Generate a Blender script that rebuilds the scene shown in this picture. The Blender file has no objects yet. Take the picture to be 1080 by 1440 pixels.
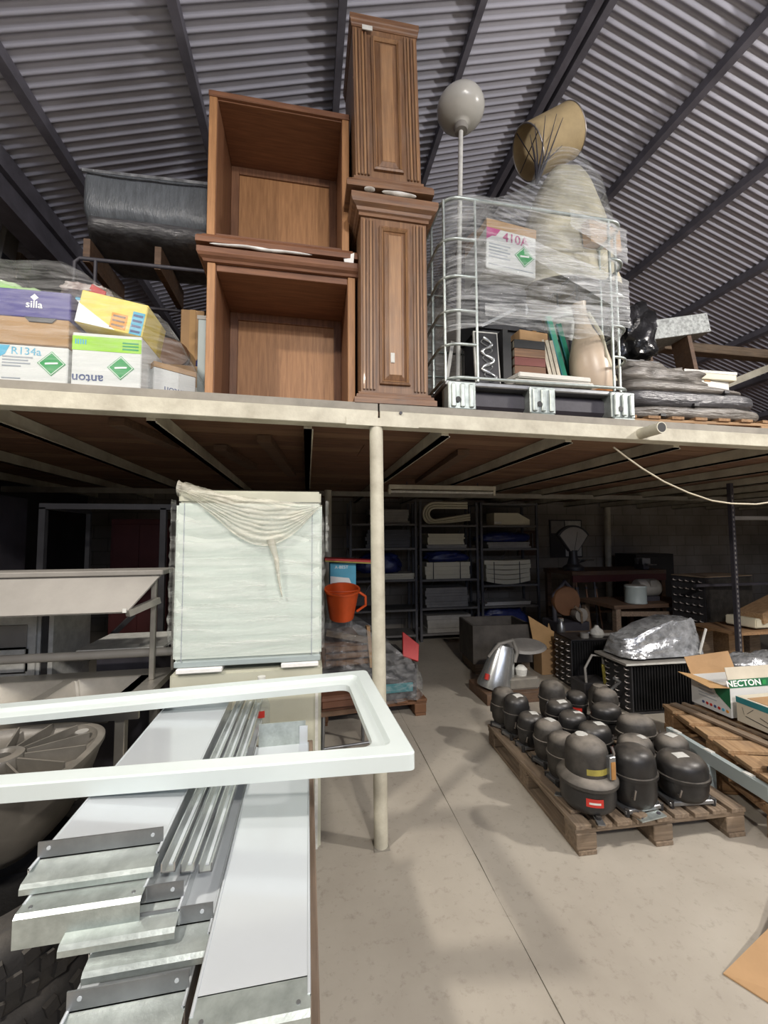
import bpy, bmesh, math, random
from mathutils import Vector, Matrix, Euler, noise
random.seed(7)
sc = bpy.context.scene
col = sc.collection
PI = math.pi

# ---------------------------------------------------------------- camera
yaw, pit, rol = math.radians(10.55), math.radians(3.45), math.radians(0.3)
fw = Vector((math.sin(yaw)*math.cos(pit), math.cos(yaw)*math.cos(pit), math.sin(pit)))
rt = Vector((math.cos(yaw), -math.sin(yaw), 0)); up = rt.cross(fw)
rt, up = rt*math.cos(rol)-up*math.sin(rol), up*math.cos(rol)+rt*math.sin(rol)
cam = bpy.data.cameras.new('camera'); cam.sensor_fit = 'VERTICAL'; cam.sensor_height = 36.0
cam.lens = 580.0/1440.0*36.0; cam.clip_start = 0.02
co = bpy.data.objects.new('camera', cam); col.objects.link(co)
co.matrix_world = Matrix(((rt.x, up.x, -fw.x, 0), (rt.y, up.y, -fw.y, 0), (rt.z, up.z, -fw.z, 1.6), (0, 0, 0, 1)))
sc.camera = co

# ---------------------------------------------------------------- world, lamps, exposure
w = bpy.data.worlds.new('hall_air'); sc.world = w; w.use_nodes = True
bg = w.node_tree.nodes['Background']; bg.inputs[0].default_value = (0.62, 0.70, 0.85, 1); bg.inputs[1].default_value = 0.035
def lamp(name, loc, energy, size, colr=(1, .93, .84), rot=(0, 0, 0), sy=None):
    l = bpy.data.lights.new(name, 'AREA'); l.energy = energy; l.color = colr
    l.shape = 'DISK' if sy is None else 'RECTANGLE'; l.size = size
    if sy: l.size_y = sy
    o = bpy.data.objects.new(name, l); o.location = loc; o.rotation_euler = rot; col.objects.link(o); return o
lamp('hall_lamp', (-2.1, .15, 4.25), 150, .30)                     # hanging hall lamps, shining down
lamp('hall_lamp', (4.9, .2, 4.20), 120, .30)
lamp('hall_lamp', (.9, -3.2, 4.60), 170, .35, rot=(.45, 0, 0))
def bulb(loc, energy):                                              # the bare bulbs of those lamps, lighting the roof
    l = bpy.data.lights.new('hall_bulb', 'POINT'); l.energy = energy; l.color = (1, .95, .90); l.shadow_soft_size = .12
    o = bpy.data.objects.new('hall_bulb', l); o.location = loc; col.objects.link(o)
bulb((4.9, .2, 4.15), 250); bulb((1.6, -2.4, 4.1), 170)
lamp('daylight_opening', (2.0, -5.9, 3.9), 150, 6.5, (.70, .78, 1.0), (math.radians(104), 0, 0), 2.0)   # added bluish fill behind the viewer to brighten the roof; no opening there
sc.view_settings.view_transform = 'Standard'; sc.view_settings.look = 'None'
sc.view_settings.gamma = 1.0; sc.view_settings.use_curve_mapping = False
sc.view_settings.exposure = 0.16

# ---------------------------------------------------------------- materials
def nt(name):
    m = bpy.data.materials.new(name); m.use_nodes = True
    t = m.node_tree; b = t.nodes['Principled BSDF']; return m, t, b
def N(t, k, **kw):
    n = t.nodes.new(k)
    for a, v in kw.items():
        if a in n.inputs.keys(): n.inputs[a].default_value = v
        else: setattr(n, a, v)
    return n
def coords(t, scale=(1, 1, 1), kind='Object'):
    tc = N(t, 'ShaderNodeTexCoord'); mp = N(t, 'ShaderNodeMapping'); mp.inputs['Scale'].default_value = scale
    t.links.new(tc.outputs[kind], mp.inputs[0]); return mp.outputs[0]
def ramp(t, fac, stops):
    r = N(t, 'ShaderNodeValToRGB'); e = r.color_ramp.elements
    while len(e) < len(stops): e.new(0.5)
    for i, (p, c) in enumerate(stops):
        e[i].position = p; e[i].color = tuple(c) + ((1,) if len(c) == 3 else ())
    t.links.new(fac, r.inputs[0]); return r.outputs[0]
def plain(name, c, rough=.5, metal=0., var=.15, sc_=6., bump=0., bsc=40., c2=None, spec=.5, stretch=(1, 1, 1), dust=0., coat=0.):
    """base colour broken up by noise, fine relief, optional dust lying on upward faces"""
    m, t, b = nt(name)
    v = coords(t, stretch)
    n1 = N(t, 'ShaderNodeTexNoise', Scale=sc_, Detail=6.0, Roughness=.62); t.links.new(v, n1.inputs['Vector'])
    lo = tuple(x*(1-var) for x in c) if c2 is None else c2
    hi = tuple(min(1, x*(1+var*.6)) for x in c)
    cc = ramp(t, n1.outputs['Fac'], [(.32, lo), (.68, hi)])
    if dust > 0:
        g = N(t, 'ShaderNodeNewGeometry'); sx = N(t, 'ShaderNodeSeparateXYZ'); t.links.new(g.outputs['Normal'], sx.inputs[0])
        n2 = N(t, 'ShaderNodeTexNoise', Scale=9.0, Detail=5.0); t.links.new(v, n2.inputs['Vector'])
        mr = N(t, 'ShaderNodeMapRange'); mr.inputs[1].default_value = .35; mr.inputs[2].default_value = 1.0; t.links.new(sx.outputs[2], mr.inputs[0])
        r2 = ramp(t, n2.outputs['Fac'], [(.35, (.2, .2, .2)), (.65, (1, 1, 1))])
        mm = N(t, 'ShaderNodeMath', operation='MULTIPLY'); t.links.new(mr.outputs[0], mm.inputs[0]); t.links.new(r2, mm.inputs[1])
        m2 = N(t, 'ShaderNodeMath', operation='MULTIPLY'); t.links.new(mm.outputs[0], m2.inputs[0]); m2.inputs[1].default_value = dust
        mx = N(t, 'ShaderNodeMix', data_type='RGBA'); t.links.new(m2.outputs[0], mx.inputs[0]); t.links.new(cc, mx.inputs[6]); mx.inputs[7].default_value = (.30, .27, .23, 1)
        cc = mx.outputs[2]
    t.links.new(cc, b.inputs['Base Color'])
    b.inputs['Roughness'].default_value = rough; b.inputs['Metallic'].default_value = metal
    b.inputs['Specular IOR Level'].default_value = spec; b.inputs['Coat Weight'].default_value = coat
    if bump:
        n3 = N(t, 'ShaderNodeTexNoise', Scale=bsc, Detail=4.0); t.links.new(v, n3.inputs['Vector'])
        bp = N(t, 'ShaderNodeBump', Strength=bump, Distance=.01); t.links.new(n3.outputs['Fac'], bp.inputs['Height']); t.links.new(bp.outputs[0], b.inputs['Normal'])
    return m
def woodm(name, c1, c2, axis='z', rough=.45, sc_=9., coat=0., wear=0.):
    m, t, b = nt(name)
    s = {'x': (.6, 9, 9), 'y': (9, .6, 9), 'z': (9, 9, .6)}[axis]
    v = coords(t, s)
    n1 = N(t, 'ShaderNodeTexNoise', Scale=sc_, Detail=8.0, Roughness=.6, Distortion=.4); t.links.new(v, n1.inputs['Vector'])
    cc = ramp(t, n1.outputs['Fac'], [(.30, c1), (.52, tuple((a+d)/2 for a, d in zip(c1, c2))), (.72, c2)])
    if wear:
        v2 = coords(t, (1, 1, 1)); n2 = N(t, 'ShaderNodeTexNoise', Scale=7.0, Detail=6.0, Roughness=.7); t.links.new(v2, n2.inputs['Vector'])
        f = ramp(t, n2.outputs['Fac'], [(.45, (0, 0, 0)), (.75, (wear, wear, wear))])
        mx = N(t, 'ShaderNodeMix', data_type='RGBA'); t.links.new(f, mx.inputs[0]); t.links.new(cc, mx.inputs[6]); mx.inputs[7].default_value = (.16, .14, .12, 1); cc = mx.outputs[2]
    t.links.new(cc, b.inputs['Base Color']); b.inputs['Roughness'].default_value = rough; b.inputs['Coat Weight'].default_value = coat
    bp = N(t, 'ShaderNodeBump', Strength=.12, Distance=.004); t.links.new(n1.outputs['Fac'], bp.inputs['Height']); t.links.new(bp.outputs[0], b.inputs['Normal'])
    return m
def film(name, lo=.06, hi=.7, tint=(.92, .94, .95), st=(2, 2, 26), rough=.12, mid=.5, rot=.25):
    """clear stretch film: see-through with stretched, whiter, glossy bands of doubled plastic"""
    m, t, b = nt(name); t.nodes.remove(b); out = t.nodes['Material Output']
    tc = N(t, 'ShaderNodeTexCoord'); mp = N(t, 'ShaderNodeMapping'); mp.inputs['Scale'].default_value = st; mp.inputs['Rotation'].default_value = (0, rot, 0)
    t.links.new(tc.outputs['Object'], mp.inputs[0])
    n1 = N(t, 'ShaderNodeTexNoise', Scale=2.0, Detail=7.0, Roughness=.65, Distortion=.6); t.links.new(mp.outputs[0], n1.inputs['Vector'])
    f = ramp(t, n1.outputs['Fac'], [(mid-.14, (lo,)*3), (mid+.06, ((lo*2+hi)/3,)*3), (mid+.24, (hi,)*3)])
    bp = N(t, 'ShaderNodeBump', Strength=.9, Distance=.02); t.links.new(n1.outputs['Fac'], bp.inputs['Height'])
    tr = N(t, 'ShaderNodeBsdfTransparent'); tr.inputs[0].default_value = (.93, .95, .95, 1)
    pb = N(t, 'ShaderNodeBsdfPrincipled'); pb.inputs['Base Color'].default_value = tint+(1,); pb.inputs['Roughness'].default_value = rough; pb.inputs['Specular IOR Level'].default_value = .9
    t.links.new(bp.outputs[0], pb.inputs['Normal'])
    mx = N(t, 'ShaderNodeMixShader'); t.links.new(f, mx.inputs[0]); t.links.new(tr.outputs[0], mx.inputs[1]); t.links.new(pb.outputs[0], mx.inputs[2])
    t.links.new(mx.outputs[0], out.inputs['Surface']); return m

MT = {}
def mt(k): return MT[k]
MT['steel_cream'] = plain('cream_painted_steel', (.55, .53, .43), .5, 0, .25, 5, .15, 60, c2=(.40, .37, .29))
MT['steel_dark'] = plain('dark_painted_steel', (.055, .052, .065), .55, 0, .3, 5, .1)
MT['purlin'] = plain('purple_grey_steel', (.13, .125, .15), .6, 0, .3, 5, .1)
MT['crate'] = plain('dusty_dark_wood', (.10, .09, .08), .8, 0, .4, 4, .1)
MT['roof'] = plain('grey_corrugated_sheet', (.41, .41, .475), .55, 0, .12, 1.5, .05, 30)
MT['plank'] = woodm('deck_boards', (.09, .045, .025), (.20, .10, .055), 'x', .75, 6)
MT['plank2'] = woodm('deck_boards_pale', (.13, .07, .04), (.26, .15, .085), 'x', .75, 6)
MT['mahog'] = woodm('mahogany_veneer', (.125, .055, .028), (.24, .115, .058), 'z', .5, 8, .0)
MT['mahog_x'] = woodm('mahogany_rail', (.12, .050, .026), (.23, .102, .05), 'x', .5, 8, .0)
MT['mahog_in'] = woodm('mahogany_panel', (.27, .128, .05), (.45, .23, .097), 'z', .52, 8, .0)
MT['walnut'] = woodm('aged_walnut', (.115, .055, .028), (.27, .145, .07), 'z', .5, 7, .0, .25)
MT['walnut_x'] = woodm('aged_walnut_moulding', (.105, .048, .026), (.25, .13, .062), 'x', .5, 7, .0, .25)
MT['walnut_l'] = woodm('aged_walnut_light', (.20, .105, .05), (.36, .20, .095), 'z', .45, 7, .05, .2)
MT['white'] = plain('white_paint', (.58, .62, .65), .13, .3, .03, 3, spec=.5)
MT['white_soft'] = plain('white_foam', (.85, .85, .83), .8, 0, .06, 20, .2, 60)
MT['white_frame'] = plain('white_lacquer', (.64, .71, .70), .3, 0, .04, 3)
MT['galv'] = plain('galvanised_steel', (.46, .51, .49), .42, .7, .25, 22, .08, 90)
MT['galv_duct'] = plain('spangled_zinc', (.34, .36, .35), .55, .3, .5, 34, .05, 60)
MT['shelf_up'] = plain('dark_grey_rack_paint', (.085, .085, .095), .55, .1, .25, 6)
MT['shelf_bd'] = plain('grey_rack_shelf', (.15, .145, .14), .55, 0, .25, 6)
MT['galv_dark'] = plain('dull_galvanised_steel', (.30, .31, .32), .38, .8, .2, 12)  # darker copy of galv with shade put into the colour
MT['alu'] = plain('bare_aluminium', (.62, .64, .64), .25, .85, .1, 8)
MT['stainless'] = plain('stainless_steel', (.42, .40, .36), .33, .7, .2, 6, .03)
MT['stain_warm'] = plain('dull_stainless', (.29, .275, .25), .55, .15, .15, 4, .05)
MT['cooler'] = plain('pale_green_enamel', (.64, .70, .64), .35, 0, .05, 4)
MT['cooler_dk'] = plain('cream_enamel', (.50, .50, .40), .4, 0, .1, 4)
MT['grey'] = plain('mid_grey_plastic', (.30, .29, .27), .5, 0, .2, 6, dust=.2)
MT['charcoal'] = plain('charcoal_plastic', (.03, .03, .034), .45, 0, .3, 6, dust=.15)
MT['black_enamel'] = plain('black_enamel', (.016, .0155, .0155), .4, 0, .4, 8, .05, 80, dust=.45)
MT['black_dusty'] = plain('dusty_black_enamel', (.040, .036, .031), .6, 0, .65, 11, .08, 80, dust=.95)
MT['black_fin'] = plain('black_fins', (.012, .012, .014), .5, .2, .4, 12, dust=.1)
MT['copper'] = plain('dull_metal_tube', (.35, .32, .30), .35, .8, .2, 10)
MT['red'] = plain('red_print', (.50, .03, .02), .45)
MT['label_w'] = plain('white_label', (.62, .62, .58), .6, 0, .2, 20)
MT['yellow'] = plain('yellow_print', (.35, .30, .06), .6, 0, .3, 15)
MT['amber'] = plain('worn_orange_board', (.40, .20, .06), .6, 0, .3, 15)
MT['cardb'] = plain('brown_cardboard', (.42, .26, .13), .85, 0, .12, 5, .08, 50)
MT['cardb_in'] = plain('bright_cardboard', (.50, .31, .14), .85, 0, .12, 5, .08, 50)
MT['carton_w'] = plain('white_carton', (.66, .67, .66), .6, 0, .06, 4)
MT['carton_c'] = plain('cream_carton', (.62, .57, .46), .7, 0, .12, 5)
MT['ink_grey'] = plain('grey_print', (.33, .36, .40), .7)
MT['ink_blue'] = plain('navy_print', (.06, .09, .22), .6)
MT['ink_teal'] = plain('teal_print', (.03, .22, .25), .6)
MT['ink_cyan'] = plain('sky_blue_print', (.10, .42, .62), .6)
MT['ink_green'] = plain('green_print', (.02, .30, .08), .55)
MT['ink_dkgreen'] = plain('dark_green_print', (.015, .14, .06), .6)
MT['ink_lime'] = plain('lime_print', (.32, .62, .04), .6)
MT['ink_yellow'] = plain('yellow_carton', (.78, .62, .14), .6)
MT['ink_magenta'] = plain('magenta_print', (.48, .05, .22), .6)
MT['ink_white'] = plain('white_print', (.85, .86, .85), .6, 0, .02)
MT['ink_orange'] = plain('orange_print', (.72, .32, .05), .6)
MT['purple'] = plain('violet_blue_lid', (.055, .045, .22), .5, 0, .1)
MT['pallet'] = woodm('old_pallet_wood', (.12, .085, .055), (.30, .225, .155), 'y', .85, 6, 0, .4)
MT['pallet_x'] = woodm('old_pallet_wood_cross', (.11, .078, .05), (.27, .20, .135), 'x', .85, 6, 0, .4)
MT['pallet_new'] = woodm('newer_pallet_wood', (.26, .15, .07), (.50, .33, .18), 'x', .8, 6, 0, .3)
MT['pallet_newy'] = woodm('newer_pallet_rail', (.20, .11, .05), (.40, .24, .12), 'y', .8, 6, 0, .3)
MT['rubber'] = plain('tyre_rubber', (.018, .017, .017), .75, 0, .35, 6, .25, 60, dust=.25)
MT['wood_dark'] = woodm('dark_bench_wood', (.07, .04, .025), (.16, .09, .05), 'x', .7, 5, 0, .3)
MT['wood_edge'] = woodm('weathered_board', (.14, .10, .07), (.30, .22, .16), 'y', .8, 5, 0, .4)
MT['globe'] = plain('opal_glass', (.48, .47, .43), .25, 0, .06, 3, spec=.5)
MT['shade'] = plain('old_parchment_shade', (.42, .32, .17), .75, 0, .25, 4)
MT['cable'] = plain('cream_cable', (.55, .50, .38), .6)
MT['terracotta'] = plain('terracotta', (.46, .19, .06), .6, 0, .15)
MT['cream'] = plain('cream_ceramic', (.62, .50, .38), .35, 0, .12, 3)
MT['cream_box'] = plain('cream_board', (.72, .68, .52), .7, 0, .08, 3)
MT['green_paint'] = plain('green_board', (.02, .26, .16), .5)
MT['orange'] = plain('orange_plastic', (.70, .10, .02), .4)
MT['red_cloth'] = plain('red_plastic', (.45, .03, .03), .5)
MT['blue_bag'] = plain('dark_blue_plastic', (.02, .03, .13), .3, 0, .4, 12, .5, 30)
MT['maroon'] = plain('dark_red_panel', (.09, .02, .02), .6)
MT['brown_cush'] = plain('brown_leatherette', (.13, .055, .03), .55)
MT['book_black'] = plain('black_cover', (.015, .015, .015), .5)
MT['book_brown'] = plain('brown_cover', (.16, .075, .035), .6)
MT['book_red'] = plain('dark_red_cover', (.16, .04, .03), .6)
MT['paper'] = plain('page_edges', (.55, .50, .40), .8, 0, .2, 30)
MT['slab'] = plain('white_stone_slab', (.66, .65, .60), .6, 0, .1, 5)
MT['greyblue'] = plain('grey_blue_paint', (.36, .42, .42), .45, 0, .08, 4)
MT['film'] = film('stretch_film', .05, .85, (.93, .95, .96), (2, 2, 20), .07, .55)
MT['film_dense'] = film('dense_stretch_film', .22, .85, (.88, .92, .93), (1.5, 1.5, 16), .14, .47)
MT['film_thin'] = film('thin_stretch_film', .03, .42, (.9, .9, .9), (2, 2, 18), .1, .55)
MT['film_cool'] = film('draped_stretch_film', .06, .72, (.90, .90, .86), (1.3, 1.3, 13), .10, .54, .42)
MT['film_goods'] = film('crinkled_goods_film', .05, .60, (.8, .8, .8), (5, 5, 9), .06, .54)
MT['film_silver'] = plain('silvery_wrap', (.50, .52, .54), .22, .55, .5, 14, 1.0, 22)
MT['blackwrap'] = plain('dark_wrap', (.085, .085, .09), .3, 0, .5, 9, .8, 14, stretch=(1, 1, 5))
MT['greywrap'] = plain('dusty_grey_wrap', (.19, .175, .155), .38, 0, .55, 6, .9, 12, stretch=(1, 1, 6))
MT['mattress'] = plain('slate_wrapped_cover', (.15, .165, .18), .3, 0, .25, 8, .6, 26, stretch=(5, 1, 1))
MT['binbag'] = plain('black_bin_bag', (.012, .012, .013), .22, 0, .4, 9, .9, 16)
MT['glass_dk'] = plain('dim_mirror', (.62, .60, .50), .15, .6, .3, 6)

def conc():
    m, t, b = nt('worn_concrete')
    v = coords(t)
    a = N(t, 'ShaderNodeTexNoise', Scale=1.1, Detail=7.0, Roughness=.6); t.links.new(v, a.inputs['Vector'])
    c1 = ramp(t, a.outputs['Fac'], [(.3, (.345, .312, .262)), (.5, (.405, .370, .312)), (.7, (.460, .425, .362))])
    s = N(t, 'ShaderNodeTexNoise', Scale=22.0, Detail=6.0, Roughness=.7); t.links.new(v, s.inputs['Vector'])
    f = ramp(t, s.outputs['Fac'], [(.28, (.62, .60, .58)), (.45, (1, 1, 1)), (.75, (1.0, 1.0, 1.0))])
    mx = N(t, 'ShaderNodeMix', data_type='RGBA', blend_type='MULTIPLY'); mx.inputs[0].default_value = .7; t.links.new(c1, mx.inputs[6]); t.links.new(f, mx.inputs[7])
    # scuffs: thin dark specks with their own shape
    vo = N(t, 'ShaderNodeTexVoronoi', Scale=9.0, feature='F1', Randomness=1.0); t.links.new(v, vo.inputs['Vector'])
    sp = ramp(t, vo.outputs['Distance'], [(.018, (.25, .22, .2)), (.04, (1, 1, 1))])
    m2 = N(t, 'ShaderNodeMix', data_type='RGBA', blend_type='MULTIPLY'); m2.inputs[0].default_value = .35; t.links.new(mx.outputs[2], m2.inputs[6]); t.links.new(sp, m2.inputs[7])
    t.links.new(m2.outputs[2], b.inputs['Base Color'])
    r = ramp(t, a.outputs['Fac'], [(.3, (.42,)*3), (.7, (.62,)*3)]); t.links.new(r, b.inputs['Roughness'])
    bp = N(t, 'ShaderNodeBump', Strength=.12, Distance=.01); t.links.new(s.outputs['Fac'], bp.inputs['Height']); t.links.new(bp.outputs[0], b.inputs['Normal'])
    return m
MT['concrete'] = conc()
def blockwall():
    m, t, b = nt('whitewashed_blockwork')
    v = coords(t)
    mp = N(t, 'ShaderNodeMapping'); mp.inputs['Rotation'].default_value = (PI/2, 0, 0); t.links.new(v, mp.inputs[0])
    br = N(t, 'ShaderNodeTexBrick', Scale=1.0); br.inputs['Brick Width'].default_value = .4; br.inputs['Row Height'].default_value = .2; br.inputs['Mortar Size'].default_value = .008
    br.inputs['Color1'].default_value = (.34, .31, .27, 1); br.inputs['Color2'].default_value = (.30, .275, .24, 1); br.inputs['Mortar'].default_value = (.22, .20, .17, 1)
    t.links.new(mp.outputs[0], br.inputs['Vector'])
    n = N(t, 'ShaderNodeTexNoise', Scale=1.6, Detail=6.0); t.links.new(v, n.inputs['Vector'])
    f = ramp(t, n.outputs['Fac'], [(.3, (.6, .57, .53)), (.7, (1, 1, 1))])
    mx = N(t, 'ShaderNodeMix', data_type='RGBA', blend_type='MULTIPLY'); mx.inputs[0].default_value = 1; t.links.new(br.outputs[0], mx.inputs[6]); t.links.new(f, mx.inputs[7])
    t.links.new(mx.outputs[2], b.inputs['Base Color']); b.inputs['Roughness'].default_value = .9; return m
MT['blocks'] = blockwall()
MT['darkwall'] = plain('soot_dark_wall', (.055, .05, .058), .9, 0, .3, 2)  # even dark tone for the side and front walls

# ---------------------------------------------------------------- mesh builder
class M:
    def __init__(s): s.v = []; s.f = []
    def add(s, vs, fs):
        o = len(s.v); s.v += [tuple(x) for x in vs]; s.f += [tuple(i+o for i in q) for q in fs]; return s
    def box(s, x0, x1, y0, y1, z0, z1):
        return s.add([(x0, y0, z0), (x1, y0, z0), (x1, y1, z0), (x0, y1, z0), (x0, y0, z1), (x1, y0, z1), (x1, y1, z1), (x0, y1, z1)],
                     [(0, 3, 2, 1), (4, 5, 6, 7), (0, 1, 5, 4), (1, 2, 6, 5), (2, 3, 7, 6), (3, 0, 4, 7)])
    def obox(s, c, d, rot=(0, 0, 0)):
        R = Euler(rot).to_matrix(); h = [x/2 for x in d]
        vs = [Vector(c)+R@Vector((a*h[0], b_*h[1], e*h[2])) for e in (-1, 1) for a, b_ in ((-1, -1), (1, -1), (1, 1), (-1, 1))]
        return s.add(vs, [(0, 3, 2, 1), (4, 5, 6, 7), (0, 1, 5, 4), (1, 2, 6, 5), (2, 3, 7, 6), (3, 0, 4, 7)])
    def hexa(s, a, b):   # bottom ring a (4), top ring b (4)
        return s.add(list(a)+list(b), [(0, 3, 2, 1), (4, 5, 6, 7), (0, 1, 5, 4), (1, 2, 6, 5), (2, 3, 7, 6), (3, 0, 4, 7)])
    def bar(s, p, q, wd, ht, upv=(0, 0, 1)):
        p, q = Vector(p), Vector(q); d = (q-p).normalized(); u = Vector(upv); r = d.cross(u)
        if r.length < 1e-4: r = d.cross(Vector((0, 1, 0)))
        r.normalize(); u = r.cross(d)
        A = [p+r*a*wd/2+u*b_*ht/2 for a, b_ in ((-1, -1), (1, -1), (1, 1), (-1, 1))]; B = [x+(q-p) for x in A]
        return s.add(A+B, [(0, 1, 2, 3), (4, 7, 6, 5), (0, 4, 5, 1), (1, 5, 6, 2), (2, 6, 7, 3), (3, 7, 4, 0)])
    def tube(s, pts, r, n=8, closed=False):
        pts = [Vector(p) for p in pts]; k = len(pts); rings = []; prev = None
        for i, p in enumerate(pts):
            a = pts[(i-1) % k] if (i or closed) else p; b_ = pts[(i+1) % k] if (i < k-1 or closed) else p
            d = (b_-a).normalized()
            if prev is None:
                u = d.cross(Vector((0, 0, 1)))
                if u.length < 1e-3: u = d.cross(Vector((1, 0, 0)))
            else: u = prev-d*prev.dot(d)
            u.normalize(); prev = u; v_ = d.cross(u)
            rr = r[i] if isinstance(r, (list, tuple)) else r
            rings.append([p+(u*math.cos(t)+v_*math.sin(t))*rr for t in [2*PI*j/n for j in range(n)]])
        vs = [x for ring in rings for x in ring]; fs = []
        for i in range(k if closed else k-1):
            j = (i+1) % k
            fs += [(i*n+a, i*n+(a+1) % n, j*n+(a+1) % n, j*n+a) for a in range(n)]
        if not closed: fs += [tuple(range(n))[::-1], tuple((k-1)*n+a for a in range(n))]
        return s.add(vs, fs)
    def lathe(s, prof, n=24, c=(0, 0, 0), sx=1, sy=1, cap=True, rot=None, a0=0., a1=2*PI):
        full = abs(a1-a0-2*PI) < 1e-6; m_ = n if full else n+1
        R = Euler(rot).to_matrix() if rot else Matrix.Identity(3); c = Vector(c)
        vs = [c+R@Vector((r*math.cos(a0+(a1-a0)*j/n)*sx, r*math.sin(a0+(a1-a0)*j/n)*sy, z)) for r, z in prof for j in range(m_)]
        fs = []
        for i in range(len(prof)-1):
            for j in range(n):
                k = (j+1) % m_; fs.append((i*m_+j, i*m_+k, (i+1)*m_+k, (i+1)*m_+j))
        if cap and full:
            if prof[0][0] > 1e-6: fs.append(tuple(range(m_))[::-1])
            if prof[-1][0] > 1e-6: fs.append(tuple((len(prof)-1)*m_+j for j in range(m_)))
        return s.add(vs, fs)
    def cyl(s, p, q, r, r1=None, n=16):
        return s.tube([p, q], [r, r if r1 is None else r1], n)
    def prism(s, poly, h, M_=None):    # polygon in local xy, extruded +z by h
        k = len(poly); vs = [Vector((x, y, 0)) for x, y in poly]+[Vector((x, y, h)) for x, y in poly]
        if M_ is not None: vs = [M_@v for v in vs]
        return s.add(vs, [tuple(range(k))[::-1], tuple(range(k, 2*k))]+[(i, (i+1) % k, (i+1) % k+k, i+k) for i in range(k)])
    def grid(s, fn, nu, nv, closeu=False):
        vs = [fn(i/nu, j/nv) for j in range(nv+1) for i in range(nu if closeu else nu+1)]
        m_ = nu if closeu else nu+1; fs = []
        for j in range(nv):
            for i in range(nu):
                k = (i+1) % m_; fs.append((j*m_+i, j*m_+k, (j+1)*m_+k, (j+1)*m_+i))
        return s.add(vs, fs)
    def mesh(s, name, mat, smooth=None, bevel=0., seg=1, weld=True):
        me = bpy.data.meshes.new(name); bm = bmesh.new()
        vv = [bm.verts.new(v) for v in s.v]
        for f in s.f:
            g = []
            for i in f:
                if vv[i] not in g: g.append(vv[i])
            if len(g) < 3: continue
            try: bm.faces.new(g)
            except ValueError: pass
        if weld: bmesh.ops.remove_doubles(bm, verts=bm.verts, dist=1e-5)
        if bevel:
            bmesh.ops.recalc_face_normals(bm, faces=bm.faces)
            es = [e for e in bm.edges if len(e.link_faces) == 2 and e.calc_face_angle(0) > .6]
            bmesh.ops.bevel(bm, geom=es, offset=bevel, segments=seg, affect='EDGES', clamp_overlap=True)
        bmesh.ops.recalc_face_normals(bm, faces=bm.faces)
        bm.to_mesh(me); bm.free()
        if smooth is not None:
            for p in me.polygons: p.use_smooth = True
            me.set_sharp_from_angle(angle=math.radians(smooth))
        me.materials.append(MT[mat] if isinstance(mat, str) else mat)
        return me
    def build(s, name, mat, parent=None, smooth=None, bevel=0., seg=1, kind=None, weld=True, off=None):
        if off is not None: s.v = [tuple(Vector(v)-Vector(off)) for v in s.v]
        o = bpy.data.objects.new(name, s.mesh(name, mat, smooth, bevel, seg, weld)); col.objects.link(o)
        if parent is not None: o.parent = parent
        if kind: o['kind'] = kind
        return o
def tag(o, label, cat, group=None):
    o['label'] = label; o['category'] = cat
    if group: o['group'] = group
    return o
def thing(name, label, cat, loc=(0, 0, 0), rz=0., group=None, rot=None):
    o = bpy.data.objects.new(name, None); col.objects.link(o); o.empty_display_size = .05
    o.location = loc; o.rotation_euler = rot if rot else (0, 0, rz); tag(o, label, cat, group); return o
def copy_tree(o, parent=None):
    c = o.copy(); col.objects.link(c); c.parent = parent
    for ch in list(o.children): copy_tree(ch, c)
    return c
def lettering(s, size, mat, parent, mw, name='lettering', bold=0., ax='CENTER', xs=1.):
    """flat printed words as thin raised ink; mw places the text plane (local xy) in the parent"""
    cu = bpy.data.curves.new('t', 'FONT'); cu.body = s; cu.size = size; cu.align_x = ax; cu.align_y = 'CENTER'
    cu.extrude = .0006; cu.offset = bold; cu.resolution_u = 3
    to = bpy.data.objects.new('t', cu); col.objects.link(to)
    dg = bpy.context.evaluated_depsgraph_get(); dg.update()
    me = bpy.data.meshes.new_from_object(to.evaluated_get(dg)); bpy.data.objects.remove(to); bpy.data.curves.remove(cu)
    me.transform(mw@Matrix.Diagonal((xs, 1, 1, 1))); me.materials.clear(); me.materials.append(MT[mat]); me.name = name
    o = bpy.data.objects.new(name, me); col.objects.link(o); o.parent = parent; return o
def face_y(x, y, z, roll=0.):     # text plane facing -Y
    return Matrix.Translation((x, y, z))@Euler((PI/2, 0, 0)).to_matrix().to_4x4()@Matrix.Rotation(roll, 4, 'Z')
def nz(x, y, z, s=1.): return noise.noise(Vector((x*s, y*s, z*s)))
def diamond(parent, x, y, z, r, mat='ink_green'):
    """green hazard diamond with white border on a face looking to -Y"""
    o = M().prism([(0, r), (r, 0), (0, -r), (-r, 0)], .0012, face_y(x, y, z)).build('hazard_diamond', mat, parent)
    b = M()
    for i in range(4):
        a, c = [((0, r), (r, 0), (0, -r), (-r, 0))[j % 4] for j in (i, i+1)]
        k0, k1 = .86, .92
        b.prism([(a[0]*k0, a[1]*k0), (a[0]*k1, a[1]*k1), (c[0]*k1, c[1]*k1), (c[0]*k0, c[1]*k0)], .0022, face_y(x, y, z))
    b.build('border_line', 'ink_white', o)
    M().prism([(-r*.45, -r*.1), (r*.45, -r*.02), (r*.45, r*.12), (-r*.45, r*.04)], .0024, face_y(x, y, z)).build('cylinder_mark', 'ink_white', o)
    return o
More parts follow.
